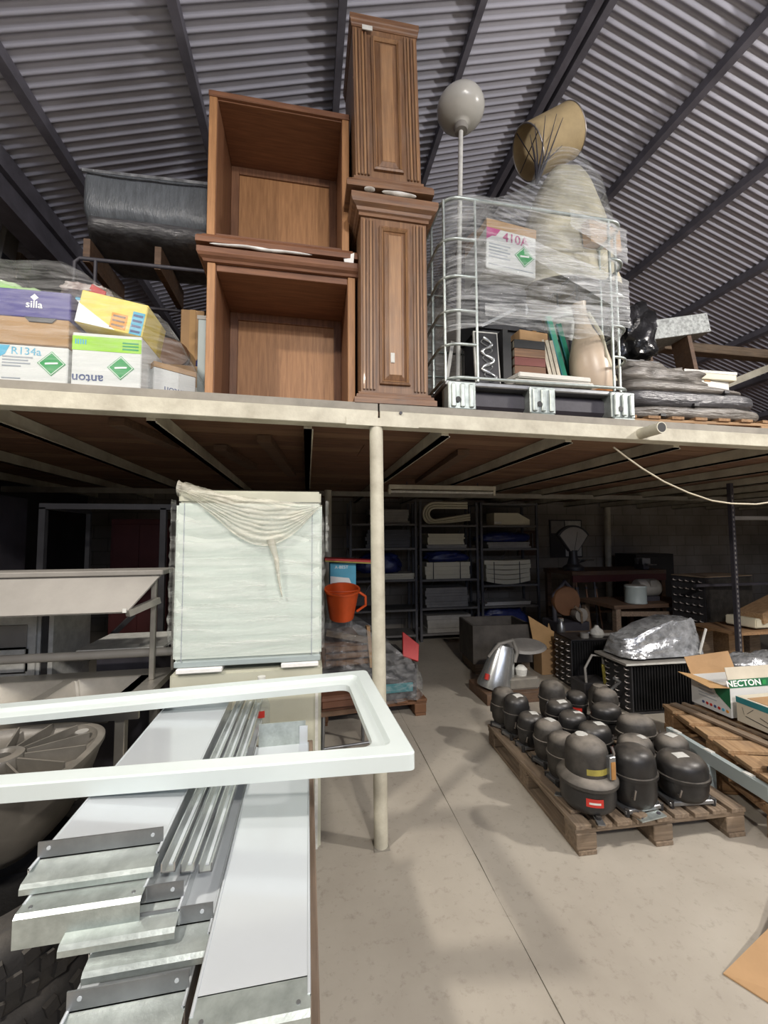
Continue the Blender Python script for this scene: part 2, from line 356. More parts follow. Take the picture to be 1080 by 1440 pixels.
# ================================================================ the setting
def struct(o, label=None):
    o['kind'] = 'structure'
    if label: o['label'] = label
    return o
XL, XR, YF, YB = -3.3, 9.5, -6.0, 7.0
RX, RZ, SL = 2.27, 5.93, .33
def rz_(x): return RZ-SL*abs(x-RX)
fl = struct(M().box(XL-.3, XR+.3, YF-.3, YB+.3, -.25, -.008).build('floor', 'concrete'), 'worn beige concrete floor with a straight joint')
def slab(x0, x1, seed):
    n = 60; m = M()
    def ex(x, j):
        y = YF+(YB-YF)*j/n
        return x+.006*nz(y*3, seed, 0)+.004*nz(y*14, seed, 3) if abs(x) < 3 else x
    vs = [];
    for j in range(n+1):
        y = YF+(YB-YF)*j/n; a, b = ex(x0, j), ex(x1, j)
        vs += [(a, y, -.007), (a, y, 0), (b, y, 0), (b, y, -.007)]
    fs = [(4*j+k, 4*j+k+1, 4*j+k+5, 4*j+k+4) for j in range(n) for k in range(3)]
    return m.add(vs, fs).build('floor_slab', 'concrete', fl)
slab(XL, .8395, 1.0); slab(.8445, XR, 1.7)
def gable(y0, y1): 
    m = M(); P = [(XL-.2, -.2), (XR+.2, -.2), (XR+.2, rz_(XR+.2)), (RX, RZ), (XL-.2, rz_(XL-.2))]
    k = 5; return m.add([(x, y0, z) for x, z in P]+[(x, y1, z) for x, z in P], [tuple(range(k)), tuple(range(k, 2*k))]+[(i, (i+1) % k, (i+1) % k+k, i+k) for i in range(k)])
struct(gable(YB, YB+.2).build('wall_back', 'blocks'), 'dim whitewashed block wall behind the shelving')
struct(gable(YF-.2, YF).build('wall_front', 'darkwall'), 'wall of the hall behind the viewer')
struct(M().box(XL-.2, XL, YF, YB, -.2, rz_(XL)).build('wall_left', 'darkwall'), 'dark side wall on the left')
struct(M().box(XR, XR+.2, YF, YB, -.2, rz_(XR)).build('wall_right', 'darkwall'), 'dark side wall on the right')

ceil = bpy.data.objects.new('ceiling', None); col.objects.link(ceil); struct(ceil, 'pitched roof of grey corrugated sheets on dark purlins'); ceil.location = (RX, YF, RZ)
def sheet(xa, xb):
    m = M(); per = 12; pitch = .0762; nn = int((YB+.3-YF)/pitch*per); vs = []; fs = []
    for j in range(nn+1):
        y = YF-.1+j*pitch/per; c = .0165*math.cos(2*PI*j/per)
        for i, x in enumerate((xa, xb)):
            vs.append((x, y, rz_(x)+c))
    for j in range(nn): fs.append((2*j, 2*j+1, 2*j+3, 2*j+2))
    return m.add(vs, fs).build('corrugated_sheeting', 'roof', ceil, smooth=180, off=ceil.location)
sheet(XL-.3, RX); sheet(RX, XR+.3)
pw, ph = .055, .085
for x in (1.245, .215, -.82, -1.845, 3.39, 4.37, 5.40, 6.4, 7.4, 8.4):
    s_ = SL if x < RX else -SL
    M().add(*[[(x+dx, y, rz_(x)+s_*dx-.014-h) for y in (YF, YB) for dx, h in ((-pw/2, 0), (pw/2, 0), (pw/2, ph), (-pw/2, ph))],
              [(0, 1, 2, 3), (7, 6, 5, 4), (0, 4, 5, 1), (1, 5, 6, 2), (2, 6, 7, 3), (3, 7, 4, 0)]]).build('purlin', 'purlin', ceil, off=ceil.location)
# ridge: a pair of channels with a gap
for dx in (-.085, .02):
    M().box(RX+dx, RX+dx+.065, YF, YB, RZ-.17, RZ-.045).build('ridge_beam', 'purlin', ceil, off=ceil.location)
# eaves girder on the left: web and flanges
eg = M().box(-2.30, -2.17, YF, YB, 4.27, 4.42)
eg.box(-2.255, -2.215, YF, YB, 4.06, 4.27); eg.box(-2.32, -2.15, YF, YB, 4.02, 4.065)
eg.build('eaves_girder', 'purlin', ceil, off=ceil.location)
o = struct(M().box(4.55, 6.7, 4.45, 4.6, 4.02, 4.14).build('trim_1', 'pallet_x', bevel=.01), 'pale timber rail high on the right under the roof')
o = struct(M().bar((5.1, 4.5, 3.45), (7.4, 4.5, 4.35), .06, .09).build('trim_2', 'steel_cream'), 'pale steel brace rising to the right wall')
o = struct(M().cyl((5.53, 6.86, 0), (5.56, 6.86, 2.3), .055).build('trim_3', 'steel_cream', smooth=40), 'pale pipe standing against the back wall')
o = struct(M().cyl((.25, 5.12, 0), (.25, 5.12, 2.18), .045).build('trim_4', 'steel_cream', smooth=40), 'pale steel post at the back under the loft')

# ---------------------------------------------------------------- mezzanine
mz = thing('mezzanine', 'storage loft of brown boards on cream steel beams and posts', 'mezzanine', (.386, 2.18, 0))
mo = mz.location
def bz(x): return 2.203-.0095*(x-.37)       # underside of the edge beam; it sags a little to the right
def edge(x0, x1, y0, y1, h0, h1):
    return M().hexa([(x0, y0, bz(x0)+h0), (x1, y0, bz(x1)+h0), (x1, y1, bz(x1)+h0), (x0, y1, bz(x0)+h0)],
                    [(x0, y0, bz(x0)+h1), (x1, y0, bz(x1)+h1), (x1, y1, bz(x1)+h1), (x0, y1, bz(x0)+h1)])
DT = .125
MT['lip'] = plain('grubby_grey_paint', (.27, .25, .21), .6, 0, .25, 6)  # darker grey-brown than the cream steel
def chan(x0, x1):
    m = edge(x0, x1, 2.172, 2.19, 0, .082); m.v += []; e2 = edge(x0, x1, 2.19, 2.26, .0, .012); m.add(e2.v, e2.f)
    return m
def lip(x0, x1): return edge(x0, x1, 2.181, 2.26, .082, DT)
chan(XL+.02, .375).build('edge_beam', 'steel_cream', mz, bevel=.003, off=mo)
chan(.385, XR-.02).build('edge_beam', 'steel_cream', mz, bevel=.003, off=mo)
lip(XL+.02, .375).build('edge_lip', 'lip', mz, off=mo); lip(.385, XR-.02).build('edge_lip', 'lip', mz, off=mo)
edge(.20, .60, 2.166, 2.172, -.004, .04).build('splice_plate', 'steel_cream', mz, off=mo)
b = M().cyl((.50, 2.17, bz(.5)+.075), (.50, 2.163, bz(.5)+.075), .009, n=8); b.build('bolt', 'steel_dark', mz, off=mo)
M().tube([(.386, 2.205, 0), (.369, 2.205, 2.2)], .037, 16).build('post', 'steel_cream', mz, smooth=40, off=mo)
M().box(.346, .426, 2.165, 2.245, 0, .005).build('post_foot', 'lip', mz, off=mo)
M().tube([(4.6, 2.22, 0), (4.6, 2.22, 2.17)], .037, 16).build('post', 'steel_cream', mz, smooth=40, off=mo)
M().tube([(-3.15, 2.22, 0), (-3.15, 2.22, 2.2)], .037, 16).build('post', 'steel_cream', mz, smooth=40, off=mo)
for i, x in enumerate((-3.16, -2.37, -1.58, -.79, 0, .785, 1.58, 2.36, 3.15, 3.94, 4.73, 5.5, 6.3, 7.1, 7.9, 8.7)):
    z0 = bz(x)-.022
    m = M().box(x-.022, x+.022, 2.262, 6.95, z0, z0+.08); m.box(x-.022, x+.03, 2.262, 6.95, z0, z0+.008)
    m.build('joist', 'steel_cream', mz, off=mo)
M().box(XL+.05, XR-.05, 5.10, 5.16, 2.11, 2.168).build('cross_beam', 'lip', mz, off=mo)  # cream beam in the darker grey: its shade is put into the colour
# deck boards run across the joists
y = 2.20; k = 0
while y < 6.9:
    wd = .135+.02*random.random(); xs = [XL+.03, random.choice((-1.6, -.8, .4, .8)), random.choice((1.6, 2.4, 3.1)), random.choice((4.0, 4.7)), XR-.03]
    for a, b_ in zip(xs[:-1], xs[1:]):
        zz = .060+.004*random.random()
        e = edge(a+.003, b_-.003, y+.003, min(y+wd, 6.93)-.003, zz, zz+.026); e.build('deck_board', random.choice(('plank', 'plank', 'plank2')), mz, off=mo)
    y += wd
# loose timber battens lodged under the boards
for (x, y0, y1, dz) in ((-.28, 2.75, 4.3, 0), (-1.05, 2.5, 3.1, 0), (-.62, 3.1, 3.9, 0), (1.15, 2.9, 4.6, 0)):
    M().bar((x, y0, bz(x)+.035), (x+.12, y1, bz(x)+.035), .09, .045).build('batten', 'wood_dark', mz, off=mo)
sb = M().tube([(2.015, 2.02, 2.225), (2.015, 2.20, 2.225)], .034, 18); sb.build('pipe_stub', 'steel_cream', mz, smooth=40, off=mo)
M().tube([(2.015, 2.0195, 2.225), (2.015, 2.021, 2.225)], .028, 18).build('pipe_bore', 'book_black', mz, off=mo)
def dz(x): return bz(x)+DT      # top of the deck edge (deck boards lie level with it)
for (x0, x1) in ((XL+.03, XR-.03),):
    edge(x0, x1, 2.262, 6.9, .0925, DT).build('deck_sheet', 'plank', mz, off=mo)
# hanging cable and unlit tube light
c = [(1.905, 2.275, 2.16), (2.0, 2.28, 2.10), (2.10, 2.27, 2.03), (2.25, 2.26, 1.945), (2.42, 2.25, 1.875), (2.60, 2.25, 1.825), (2.75, 2.25, 1.808), (2.95, 2.25, 1.805), (3.15, 2.25, 1.83), (3.4, 2.25, 1.90), (3.8, 2.26, 2.05), (3.98, 2.275, 2.13)]
tag(M().tube(c, .0055, 8).build('electric_cable', 'cable', smooth=60), 'thin cream cable sagging below the loft edge', 'cable')
t = thing('tube_light', 'unlit cream strip light fixed under the loft joists', 'light', (1.44, 4.25, 2.05))
M().box(-.6, .6, -.035, .035, .055, .10).build('housing', 'steel_cream', t, bevel=.004)
M().tube([(-.58, 0, .03), (.58, 0, .03)], .014, 10).build('tube', 'label_w', t, smooth=40)
for s in (-1, 1): M().box(s*.59-.012, s*.59+.012, -.02, .02, .0, .055).build('lamp_holder', 'steel_cream', t)
for s in (-1, 1): M().cyl((s*.4, 0, .10), (s*.4, 0, .135), .006, n=6).build('hanger', 'steel_dark', t)
# ================================================================ on the loft: wooden furniture
def moulding(pts, x0, x1, yf, name, mat, parent, yb=None, sides=True):
    """profile pts (out, z) swept round three sides: left, front, right"""
    path = [(x0, yb, -1, 0), (x0, yf, -1, -1), (x1, yf, 1, -1), (x1, yb, 1, 0)]
    vs = []; k = len(pts)
    for (x, y, sx, sy) in path: vs += [(x+sx*o_, y+sy*o_, z) for o_, z in pts]
    fs = [(i*k+j, (i+1)*k+j, (i+1)*k+(j+1) % k, i*k+(j+1) % k) for i in range(3) for j in range(k)]
    fs += [tuple(range(k)), tuple(3*k+j for j in range(k))[::-1]]
    return M().add(vs, fs).build(name, mat, parent)
CORN = [(0, 0), (.012, 0), (.018, .012), (.03, .022), (.048, .03), (.055, .045), (.055, .06), (0, .06)]
def flip(p, h): return [(o_, h-z) for o_, z in reversed(p)]

def open_cabinet(name, label, loc, W, H, D, corn_low, rot=0.):
    t = thing(name, label, 'cabinet', loc, rot, 'open wooden cabinets on the loft')
    th = .045; c0, c1 = (.06, 0) if corn_low else (0, .065)
    z0, z1 = c0, H-c1
    for s in (0, 1):
        x = 0 if s == 0 else W-th
        M().box(x, x+th, 0, D, z0, z1).build('side_panel', 'mahog', t, bevel=.002)
        M().box(x-.001 if s == 0 else x+.003, x+th-.003 if s == 0 else x+th+.001, -.012, 0, z0, z1).build('stile', 'mahog_in', t, bevel=.003)
    M().box(th, W-th, 0, D, z1-.04, z1).build('top_panel', 'mahog_x', t, bevel=.002)
    M().box(th, W-th, 0, D, z0, z0+.03).build('bottom_panel', 'mahog_x', t, bevel=.002)
    M().box(th, W-th, D-.02, D, z0+.03, z1-.04).build('back_panel', 'mahog_in', t)
    fr = M(); fw_ = .05
    fr.box(th, th+fw_, D-.034, D-.02, z0+.03, z1-.04); fr.box(W-th-fw_, W-th, D-.034, D-.02, z0+.03, z1-.04)
    fr.box(th+fw_, W-th-fw_, D-.034, D-.02, z1-.09, z1-.04)
    fr.build('back_frame', 'mahog', t, bevel=.003)
    prof = [(0, 0), (.02, 0), (.026, .012), (.042, .022), (.05, .035), (.05, .065), (0, .065)]
    if corn_low: moulding([(o_, z) for o_, z in flip(prof, .065)], 0, W, 0, 'cornice', 'mahog_x', t, D)
    else: moulding([(o_, z+z1) for o_, z in prof], 0, W, 0, 'cornice', 'mahog_x', t, D)
    if corn_low:
        M().box(-.004, W+.004, -.02, D, H-.035, H).build('rail', 'mahog_x', t, bevel=.004)
    lid = M().box(0, W, 0, D, H-.004, H) if not corn_low else M().box(0, W, 0, D, .0, .02)
    lid.build('board', 'mahog_x', t)
    return t
open_cabinet('open_cabinet', 'lower open-fronted mahogany cabinet standing on the loft edge', (-.555, 2.36, dz(-.1)+.001), .825, .865, .46, False)
open_cabinet('open_cabinet', 'upper open-fronted mahogany cabinet stacked upside down on another cabinet', (-.565, 2.37, 3.232), .80, .93, .46, True)

def column(name, label, loc, W, H, D, flipd, rot=(0, 0, 0), cap_h=.10, base_h=.07, sticker=None, shade='walnut'):
    t = thing(name, label, 'cabinet', loc, 0, 'carved wooden columns on the loft', rot)
    b0, b1 = (base_h, H-cap_h) if not flipd else (cap_h, H-base_h)
    M().box(0, W, .012, D, b0-.01, b1+.01).build('body', shade, t, bevel=.002)
    # fluted pilaster strips either side of the panel
    for s in (0, 1):
        for k in range(4):
            x = .012+k*.019 if s == 0 else W-.012-.013-k*.019
            M().box(x, x+.012, 0, .014, b0+.015, b1-.015).build('flute', shade if k % 2 else 'walnut_l', t, bevel=.003, seg=2)
    # panel: outer moulding frame, sloped field, raised centre
    px0, px1, pz0, pz1 = .105, W-.105, b0+.05, b1-.05
    def ring(i0, i1, y0, y1, nm, mat_):
        a = [(px0+i0, y0, pz0+i0), (px1-i0, y0, pz0+i0), (px1-i0, y0, pz1-i0), (px0+i0, y0, pz1-i0)]
        c = [(px0+i1, y1, pz0+i1), (px1-i1, y1, pz0+i1), (px1-i1, y1, pz1-i1), (px0+i1, y1, pz1-i1)]
        back = [(x, .014, z) for x, _, z in a]+[(x, .014, z) for x, _, z in c]
        vs = a+c+back; fs = []
        for i in range(4):
            j = (i+1) % 4
            fs += [(i, j, 4+j, 4+i), (8+i, 8+j, j, i), (4+i, 4+j, 12+j, 12+i), (8+i, 12+i, 12+j, 8+j)]
        return M().add(vs, fs).build(nm, mat_, t)
    ring(0, .012, -.004, -.008, 'panel_moulding', shade); ring(.012, .022, -.010, .004, 'panel_moulding', 'walnut_l')
    ring(.024, .05, .008, -.006, 'panel_bevel', shade)
    M().box(px0+.05, px1-.05, -.008, .014, pz0+.05, pz1-.05).build('raised_panel', 'walnut_l', t, bevel=.003)
    capp = [(0, 0), (.012, 0), (.012, .018), (.022, .024), (.028, .04), (.05, .052), (.058, .07), (.058, cap_h), (0, cap_h)]
    basp = [(0, base_h), (.012, base_h), (.014, base_h-.012), (.026, base_h-.018), (.028, base_h-.034), (.04, base_h-.04), (.04, 0), (0, 0)]
    if not flipd:
        moulding([(o_, z+b1) for o_, z in capp], 0, W, .012, 'capital', 'walnut_x', t, D); moulding(basp, 0, W, .012, 'base_moulding', 'walnut_x', t, D)
    else:
        moulding(flip(capp, cap_h), 0, W, .012, 'capital', 'walnut_x', t, D)
        moulding([(o_*.35, H-z) for o_, z in reversed(basp)], 0, W, .012, 'base_moulding', 'walnut_x', t, D)
    M().box(0, W, .012, D, 0, .01).build('end_board', shade, t); M().box(0, W, .012, D, H-.01, H).build('end_board', shade, t)
    if sticker:
        x, z, sw, sh = sticker
        M().box(x, x+sw, -.0125, -.0085, z, z+sh).build('sticker', 'label_w', t)
    return t
column('carved_column', 'lower carved walnut column with a pale sticker, on the loft edge', (.287, 2.205, dz(.45)+.001), .385, 1.185, .44, False, sticker=(.165, .24, .022, .055))
column('carved_column', 'upper carved walnut column stacked upside down, reaching towards the roof', (.262, 2.205, 3.545), .385, 1.09, .44, True, rot=(0, -.022, 0), sticker=(.055, .985, .06, .028))
# packing foam squeezed between the stacked pieces
def crumple(name, label, x0, x1, y, z, h, seed, d=.05, hang=None):
    m = M(); n = 26
    def fn(u, v):
        x = x0+(x1-x0)*u; a = v*2*PI
        e = math.sin(PI*min(1, max(0, u)))**.35
        r = h*(.35+.65*abs(nz(x*9, seed, 0)))*e+.001
        return (x, y+math.cos(a)*d*e, z+math.sin(a)*r*.5+.006*nz(x*7, 5, seed))
    vs = [fn(i/n, j/8) for i in range(n+1) for j in range(8)]
    fs = [(i*8+j, i*8+(j+1) % 8, (i+1)*8+(j+1) % 8, (i+1)*8+j) for i in range(n) for j in range(8)]
    fs += [tuple(range(8)), tuple(n*8+j for j in range(8))[::-1]]
    return tag(m.add(vs, fs).build(name, 'white_soft', smooth=60), label, 'foam')
crumple('packing_foam', 'torn strip of white packing foam between the open cabinets', -.54, .02, 2.318, 3.222, .030, 2., .012)
crumple('packing_foam', 'white foam wad between the carved columns, right of centre', .40, .60, 2.16, 3.528, .026, 5., .02)
crumple('packing_foam', 'small white foam scrap between the carved columns, left end', .30, .36, 2.16, 3.531, .018, 6., .02)
m = M().add([(.20, 2.33, 3.24), (.262, 2.315, 3.265), (.255, 2.315, 3.17), (.215, 2.33, 3.165), (.20, 2.34, 3.24), (.262, 2.325, 3.265), (.255, 2.325, 3.17), (.215, 2.34, 3.165)], [(0, 1, 2, 3), (7, 6, 5, 4), (0, 4, 5, 1), (1, 5, 6, 2), (2, 6, 7, 3), (3, 7, 4, 0)])
tag(m.build('foam_sheet', 'white_soft'), 'folded white foam flap hanging beside the upper cabinet corner', 'foam')

# ================================================================ left end: cartons under film
def carton(name, label, loc, d, rz=0., mat='carton_w', cat='box', group=None):
    t = thing(name, label, cat, loc, rz, group)
    M().box(-d[0]/2, d[0]/2, 0, d[1], 0, d[2]).build('carton_body', mat, t, bevel=.004)
    return t
zz = dz(-1.3)+.001
# white R134a carton
t = carton('refrigerant_carton', 'white refrigerant carton marked R134a with a green diamond, under the violet-lidded box', (-1.325, 2.25, zz), (.305, .30, .20))
lettering('R134a', .052, 'ink_cyan', t, face_y(-.03, -.0008, .168))
diamond(t, .082, -.0008, .115, .062)
for k, (zr, wr) in enumerate(((.135, .17), (.12, .15), (.105, .16), (.09, .12))):
    M().box(-.13, -.13+wr-.04, -.0012, 0, zr, zr+.007).build('print_line', 'ink_grey', t)
M().prism([(-.15, .13), (-.15, .195), (-.10, .195), (-.12, .15)], .0012, face_y(0, 0, 0)).build('colour_patch', 'ink_cyan', t)
M().box(-.13, -.05, -.0012, 0, .03, .036).build('print_line', 'ink_grey', t)
# shoe-box style carton with violet lid
t = carton('lidded_box', 'brown cardboard box with a violet-blue lid on top of the R134a carton', (-1.325, 2.245, zz+.202), (.305, .28, .27), 0, 'cardb')
ld = M().box(-.158, .158, -.004, .285, .135, .275).build('lid', 'purple', t, bevel=.004)
M().prism([(-.04, .137), (.10, .137), (.08, .115), (-.02, .115)], .004, face_y(0, -.001, 0)).build('hand_hole', 'charcoal', t)
lettering('silla', .05, 'ink_white', ld, face_y(.0, -.0048, .20), bold=.0006)
M().prism([(.012*math.cos(a*PI/4)*(1 if a % 2 else 1.5), .012*math.sin(a*PI/4)*(1 if a % 2 else 1.5)) for a in range(8)], .001, face_y(.0, -.004, .238)).build('emblem', 'ink_white', ld)
# white anton carton, printed upside down
t = carton('printed_carton', 'white carton with upside-down word and lime band beside the R134a carton', (-.998, 2.25, zz), (.318, .30, .285))
lettering('anton', .062, 'ink_blue', t, face_y(-.085, -.0008, .052, PI), bold=.0008)
diamond(t, .065, -.0008, .115, .062)
M().box(-.158, .158, -.0014, 0, .195, .268).build('lime_band', 'ink_lime', t)
for k in range(3): M().box(.07, .145, -.002, -.001, .208+k*.016, .217+k*.016).build('print_line', 'ink_green', t)
for k in range(5): M().box(-.145+k*.011, -.139+k*.011, -.002, -.001, .225, .25).build('print_mark', 'ink_cyan', t)
# yellow carton above it, leaning
t = thing('yellow_carton', 'yellow and white carton leaning on the lime-banded carton, blue print at its end', 'box', (-1.005, 2.26, zz+.29), 0, None, (0, .17, 0))
M().box(-.158, .158, 0, .27, .026, .20).build('carton_body', 'ink_yellow', t, bevel=.004)
M().prism([(-.158, .03), (.03, .03), (-.158, .13)], .0015, face_y(0, 0, 0)).build('white_wedge', 'ink_white', t)
M().box(.095, .152, -.0015, 0, .03, .15).build('blue_panel', 'ink_cyan', t); 
for k in range(4): M().box(.10, .145, -.0022, -.001, .04+k*.028, .052+k*.028).build('blue_print', 'ink_blue', t)
M().box(.0, .075, -.0015, 0, .04, .12).build('orange_panel', 'ink_orange', t)
for k in range(3): M().box(.008, .066, -.0022, -.001, .052+k*.024, .062+k*.024).build('print_line', 'walnut', t)
# second anton carton turned to the side
t = thing('printed_carton', 'smaller carton turned sideways at the right end of the wrapped cartons', 'box', (-.72, 2.40, zz), .62)
M().box(-.11, .11, 0, .3, 0, .17).build('carton_body', 'carton_w', t, bevel=.004)
M().box(-.11, .11, -.001, .301, .171, .20).build('brown_flap', 'cardb', t)
lettering('anton', .05, 'ink_blue', t, face_y(0, -.0008, .06, PI))
t = carton('brown_carton', 'brown carton behind the sideways white carton under clear film', (-.70, 2.62, zz), (.28, .24, .30), .1, 'cardb')
M().box(-.14, .14, -.002, .0, .14, .165).build('tape', 'label_w', t)
# loose things on top
t = carton('teal_box', 'flat teal-edged white box lying on top of the wrapped cartons', (-1.10, 2.46, zz+.525), (.30, .22, .045), .1)
M().box(-.151, .151, -.001, .221, .03, .0465).build('lid', 'ink_cyan', t)
def lump(name, label, cat, mat, c, r, seed, amp=.35, fl=1.2, n=22, sc_=1., smooth=70, flat=None):
    """irregular bag or bundle resting at c (base centre)"""
    m = M()
    def fn(u, v):
        a = u*2*PI; b_ = -PI/2+v*PI
        d = Vector((math.cos(a)*math.cos(b_), math.sin(a)*math.cos(b_), math.sin(b_)))
        e = [math.copysign(abs(q)**(1/fl), q) for q in d]
        k = 1+amp*(nz(d.x*1.3+seed, d.y*1.3, d.z*1.3)+.5*nz(d.x*3.1, d.y*3.1+seed, d.z*3.1)+.3*nz(d.x*7, d.y*7, d.z*7+seed))
        z = e[2]*r[2]*k
        return (e[0]*r[0]*k, e[1]*r[1]*k, max(-r[2]*.8, z)+r[2]*.8)
    m.grid(fn, n*2, n, True)
    o = m.build(name, mat, None, smooth=smooth); o.location = c
    return tag(o, label, cat)
MT['bag_green'] = plain('green_printed_bag', (.20, .42, .10), .35, 0, .6, 5, .6, 20, c2=(.45, .45, .40))
MT['bag_mix'] = plain('patterned_wrap', (.42, .38, .36), .4, 0, .5, 9, .6, 20, c2=(.18, .10, .09))
lump('green_bag', 'crumpled green and white bag on top of the cartons at far left', 'bag', 'bag_green', (-1.56, 2.48, zz+.475), (.17, .14, .07), 1.1)
lump('patterned_parcel', 'small crumpled parcel with red print topping the cartons', 'parcel', 'bag_mix', (-1.20, 2.50, zz+.57), (.12, .10, .05), 3.4)
M_ = M().obox((-1.145, 2.45, zz+.602), (.07, .09, .045), (.2, .3, .5)); tag(M_.build('red_packet', 'red', bevel=.003), 'little red and white packet on the wrapped cartons', 'packet')
lump('plastic_sack', 'pale plastic sack of goods at the left edge of the loft', 'bag', 'film_silver', (-1.78, 2.42, zz), (.22, .15, .24), 6.2)
# film over the whole pile
def drape(u, v):
    x = -1.72+1.14*u; top = 2.95+.07*math.sin(2.6*(u+.12))-max(0, u-.42)*.62-.02*nz(x*8, 1, 2)
    if u > .86: top -= (u-.86)*1.1
    prof = [(2.225, zz+.02), (2.222, zz+.25), (2.232, zz+.46), (2.30, top), (2.55, top+.03), (2.78, top-.08)]
    k = v*(len(prof)-1); i = min(int(k), len(prof)-2); f = k-i
    y = prof[i][0]*(1-f)+prof[i+1][0]*f; z = prof[i][1]*(1-f)+prof[i+1][1]*f
    if z > top+.03: z = top+.02
    w_ = .012*nz(x*11, z*16, 2.)+.006*nz(x*25, z*30, 7)
    return (x, y-.006+min(0., w_)-(.0 if u < .8 else 0)+(max(0, u-.75)**1.5)*1.6, max(z+w_*.6, zz))
tag(M().grid(drape, 60, 36).build('film_cover', 'film_thin', smooth=80), 'clear stretch film drawn over the pile of cartons on the left', 'plastic wrap')
# long slate bolster packages behind
t = thing('wrapped_bolster', 'thick slate-grey wrapped bolster lying across a metal rack', 'bolster', (-1.02, 3.15, 3.72))
def bol(hx, hy, hz, seed, z0):
    def fn(u, v):
        a = v*2*PI; x = -hx+2*hx*u; e = min(1., (min(u, 1-u)*12+.25))**.5
        c_, s_ = math.cos(a), math.sin(a)
        yy = math.copysign(abs(c_)**.55, c_)*hy*e; z_ = math.copysign(abs(s_)**.55, s_)*hz*e
        k = .012*nz(x*7, yy*7, z_*7+seed)+.006*nz(x*30, yy*9, z_*9)
        return (x, yy+k, z0+hz+z_+k)
    m = M(); n = 30; q = 24
    vs = [fn(i/n, j/q) for i in range(n+1) for j in range(q)]
    fs = [(i*q+j, i*q+(j+1) % q, (i+1)*q+(j+1) % q, (i+1)*q+j) for i in range(n) for j in range(q)]
    return m.add(vs, fs+[tuple(range(q)), tuple(n*q+j for j in range(q))[::-1]])
bol(.50, .24, .20, 2, .0).build('cover', 'mattress', t, smooth=70)
M().bar((-.45, -.262, .30), (.45, -.262, .33), .006, .02).build('tape', 'film_silver', t)
t = thing('wrapped_bolster', 'thin dark wrapped slab beneath the thick slate bolster', 'bolster', (-1.0, 3.12, 3.585))
bol(.46, .28, .065, 6, .0).build('cover', 'blackwrap', t, smooth=70)
# tube rack under them
t = thing('tube_rack', 'grey tubular steel rack standing behind the wrapped cartons', 'rack', (-1.05, 3.1, dz(-1)+.001))
zh = 3.41-dz(-1)-.02
M().tube([(-.42, -.25, 0), (-.42, -.25, zh-.03), (-.39, -.25, zh), (.50, -.25, zh), (.53, -.25, zh-.03), (.53, -.25, 0)], .013, 10).build('front_hoop', 'steel_dark', t, smooth=50)
M().tube([(-.42, .30, 0), (-.42, .30, zh-.03), (-.39, .30, zh), (.50, .30, zh), (.53, .30, zh-.03), (.53, .30, 0)], .013, 10).build('back_hoop', 'steel_dark', t, smooth=50)
for x in (-.38, .05, .48): M().box(x-.02, x+.02, -.20, .32, zh+.012, zh+.17).build('cross_bearer', 'wood_dark', t)
M().tube([(-.30, -.25, 0), (-.30, -.25, zh)], .011, 8).build('strut', 'steel_dark', t, smooth=50)
# things seen inside the rack
t = thing('round_stool_seat', 'round brown padded seat stored beneath the tube rack', 'seat', (-.98, 3.05, 2.86), 0, None, (1.1, .15, .1))
M().lathe([(.0, 0), (.13, 0), (.15, .02), (.15, .05), (.12, .075), (0, .085)], 28).build('cushion', 'book_brown', t, smooth=40)
M().lathe([(.152, .015), (.158, .025), (.152, .035)], 28).build('rim', 'copper', t, smooth=40)
M().tube([(0, 0, 0), (0, 0, -.42)], .02, 10).build('stem', 'steel_dark', t)
t = carton('tall_carton', 'tall plain cardboard carton standing inside the tube rack', (-.83, 3.12, dz(-.8)+.001), (.16, .2, .92), 0, 'cardb')
M().box(-.02, .02, -.002, 0, 0, .92).build('tape', 'cardb_in', t)
t = thing('narrow_board', 'narrow pale grey board standing left of the cabinet', 'board', (-.63, 2.62, dz(-.6)+.001))
M().box(-.035, .035, 0, .02, 0, .62).build('sheet', 'greyblue', t, bevel=.003); M().box(-.04, .04, -.004, .0, .60, .625).build('edge_strip', 'grey', t)
t = thing('blue_sack', 'dark blue plastic sack beside the pale grey board', 'bag', (-.72, 2.98, dz(-.7)+.001))
lm = lump('x', 'x', 'x', 'blue_bag', (0, 0, 0), (.06, .1, .30), 2.2); lm.parent = t; lm.name = 'sack_body'
for k in ('label', 'category'): del lm[k]
# dark bundles high at far left, on the loft
for i, (x, y_, z0, h_) in enumerate(((-2.62, 3.75, 3.9, .50), (-2.60, 3.95, 3.9, .55), (-2.60, 4.15, 3.9, .44))):
    t = thing('board_bundle', ['front pale board leaning in the far left bundle under the roof', 'middle and tallest board leaning in the far left bundle', 'rear short board leaning in the far left bundle'][i], 'board', (x, y_, 3.72), 0, 'boards leaning at far left', (0, .12, 0))
    M().box(-.02, .02, -.08, .08, 0, h_).build('plank', 'pallet_x' if i != 1 else 'stain_warm', t, bevel=.004)
    M().box(.02, .028, -.08, .08, h_*.45, h_*.45+.05).build('strap', 'charcoal', t)
lump('dusty_bundle', 'dusty rolled bundle at the far left below the leaning boards', 'bundle', 'greywrap', (-2.45, 3.75, 3.46), (.14, .3, .15), 4.4)
t = thing('rack_platform', 'dark slatted shelf holding bundles at far left above the loft', 'shelf', (-2.55, 3.9, dz(-2.5)+.001))
for k in range(5): M().box(-.25, .25, -.45+k*.2, -.30+k*.2, 1.06, 1.09).build('slat', 'wood_dark', t)
for sx in (-.23, .23):
    for sy in (-.42, .45): M().box(sx-.02, sx+.02, sy-.02, sy+.02, 0, 1.06).build('leg', 'steel_dark', t)
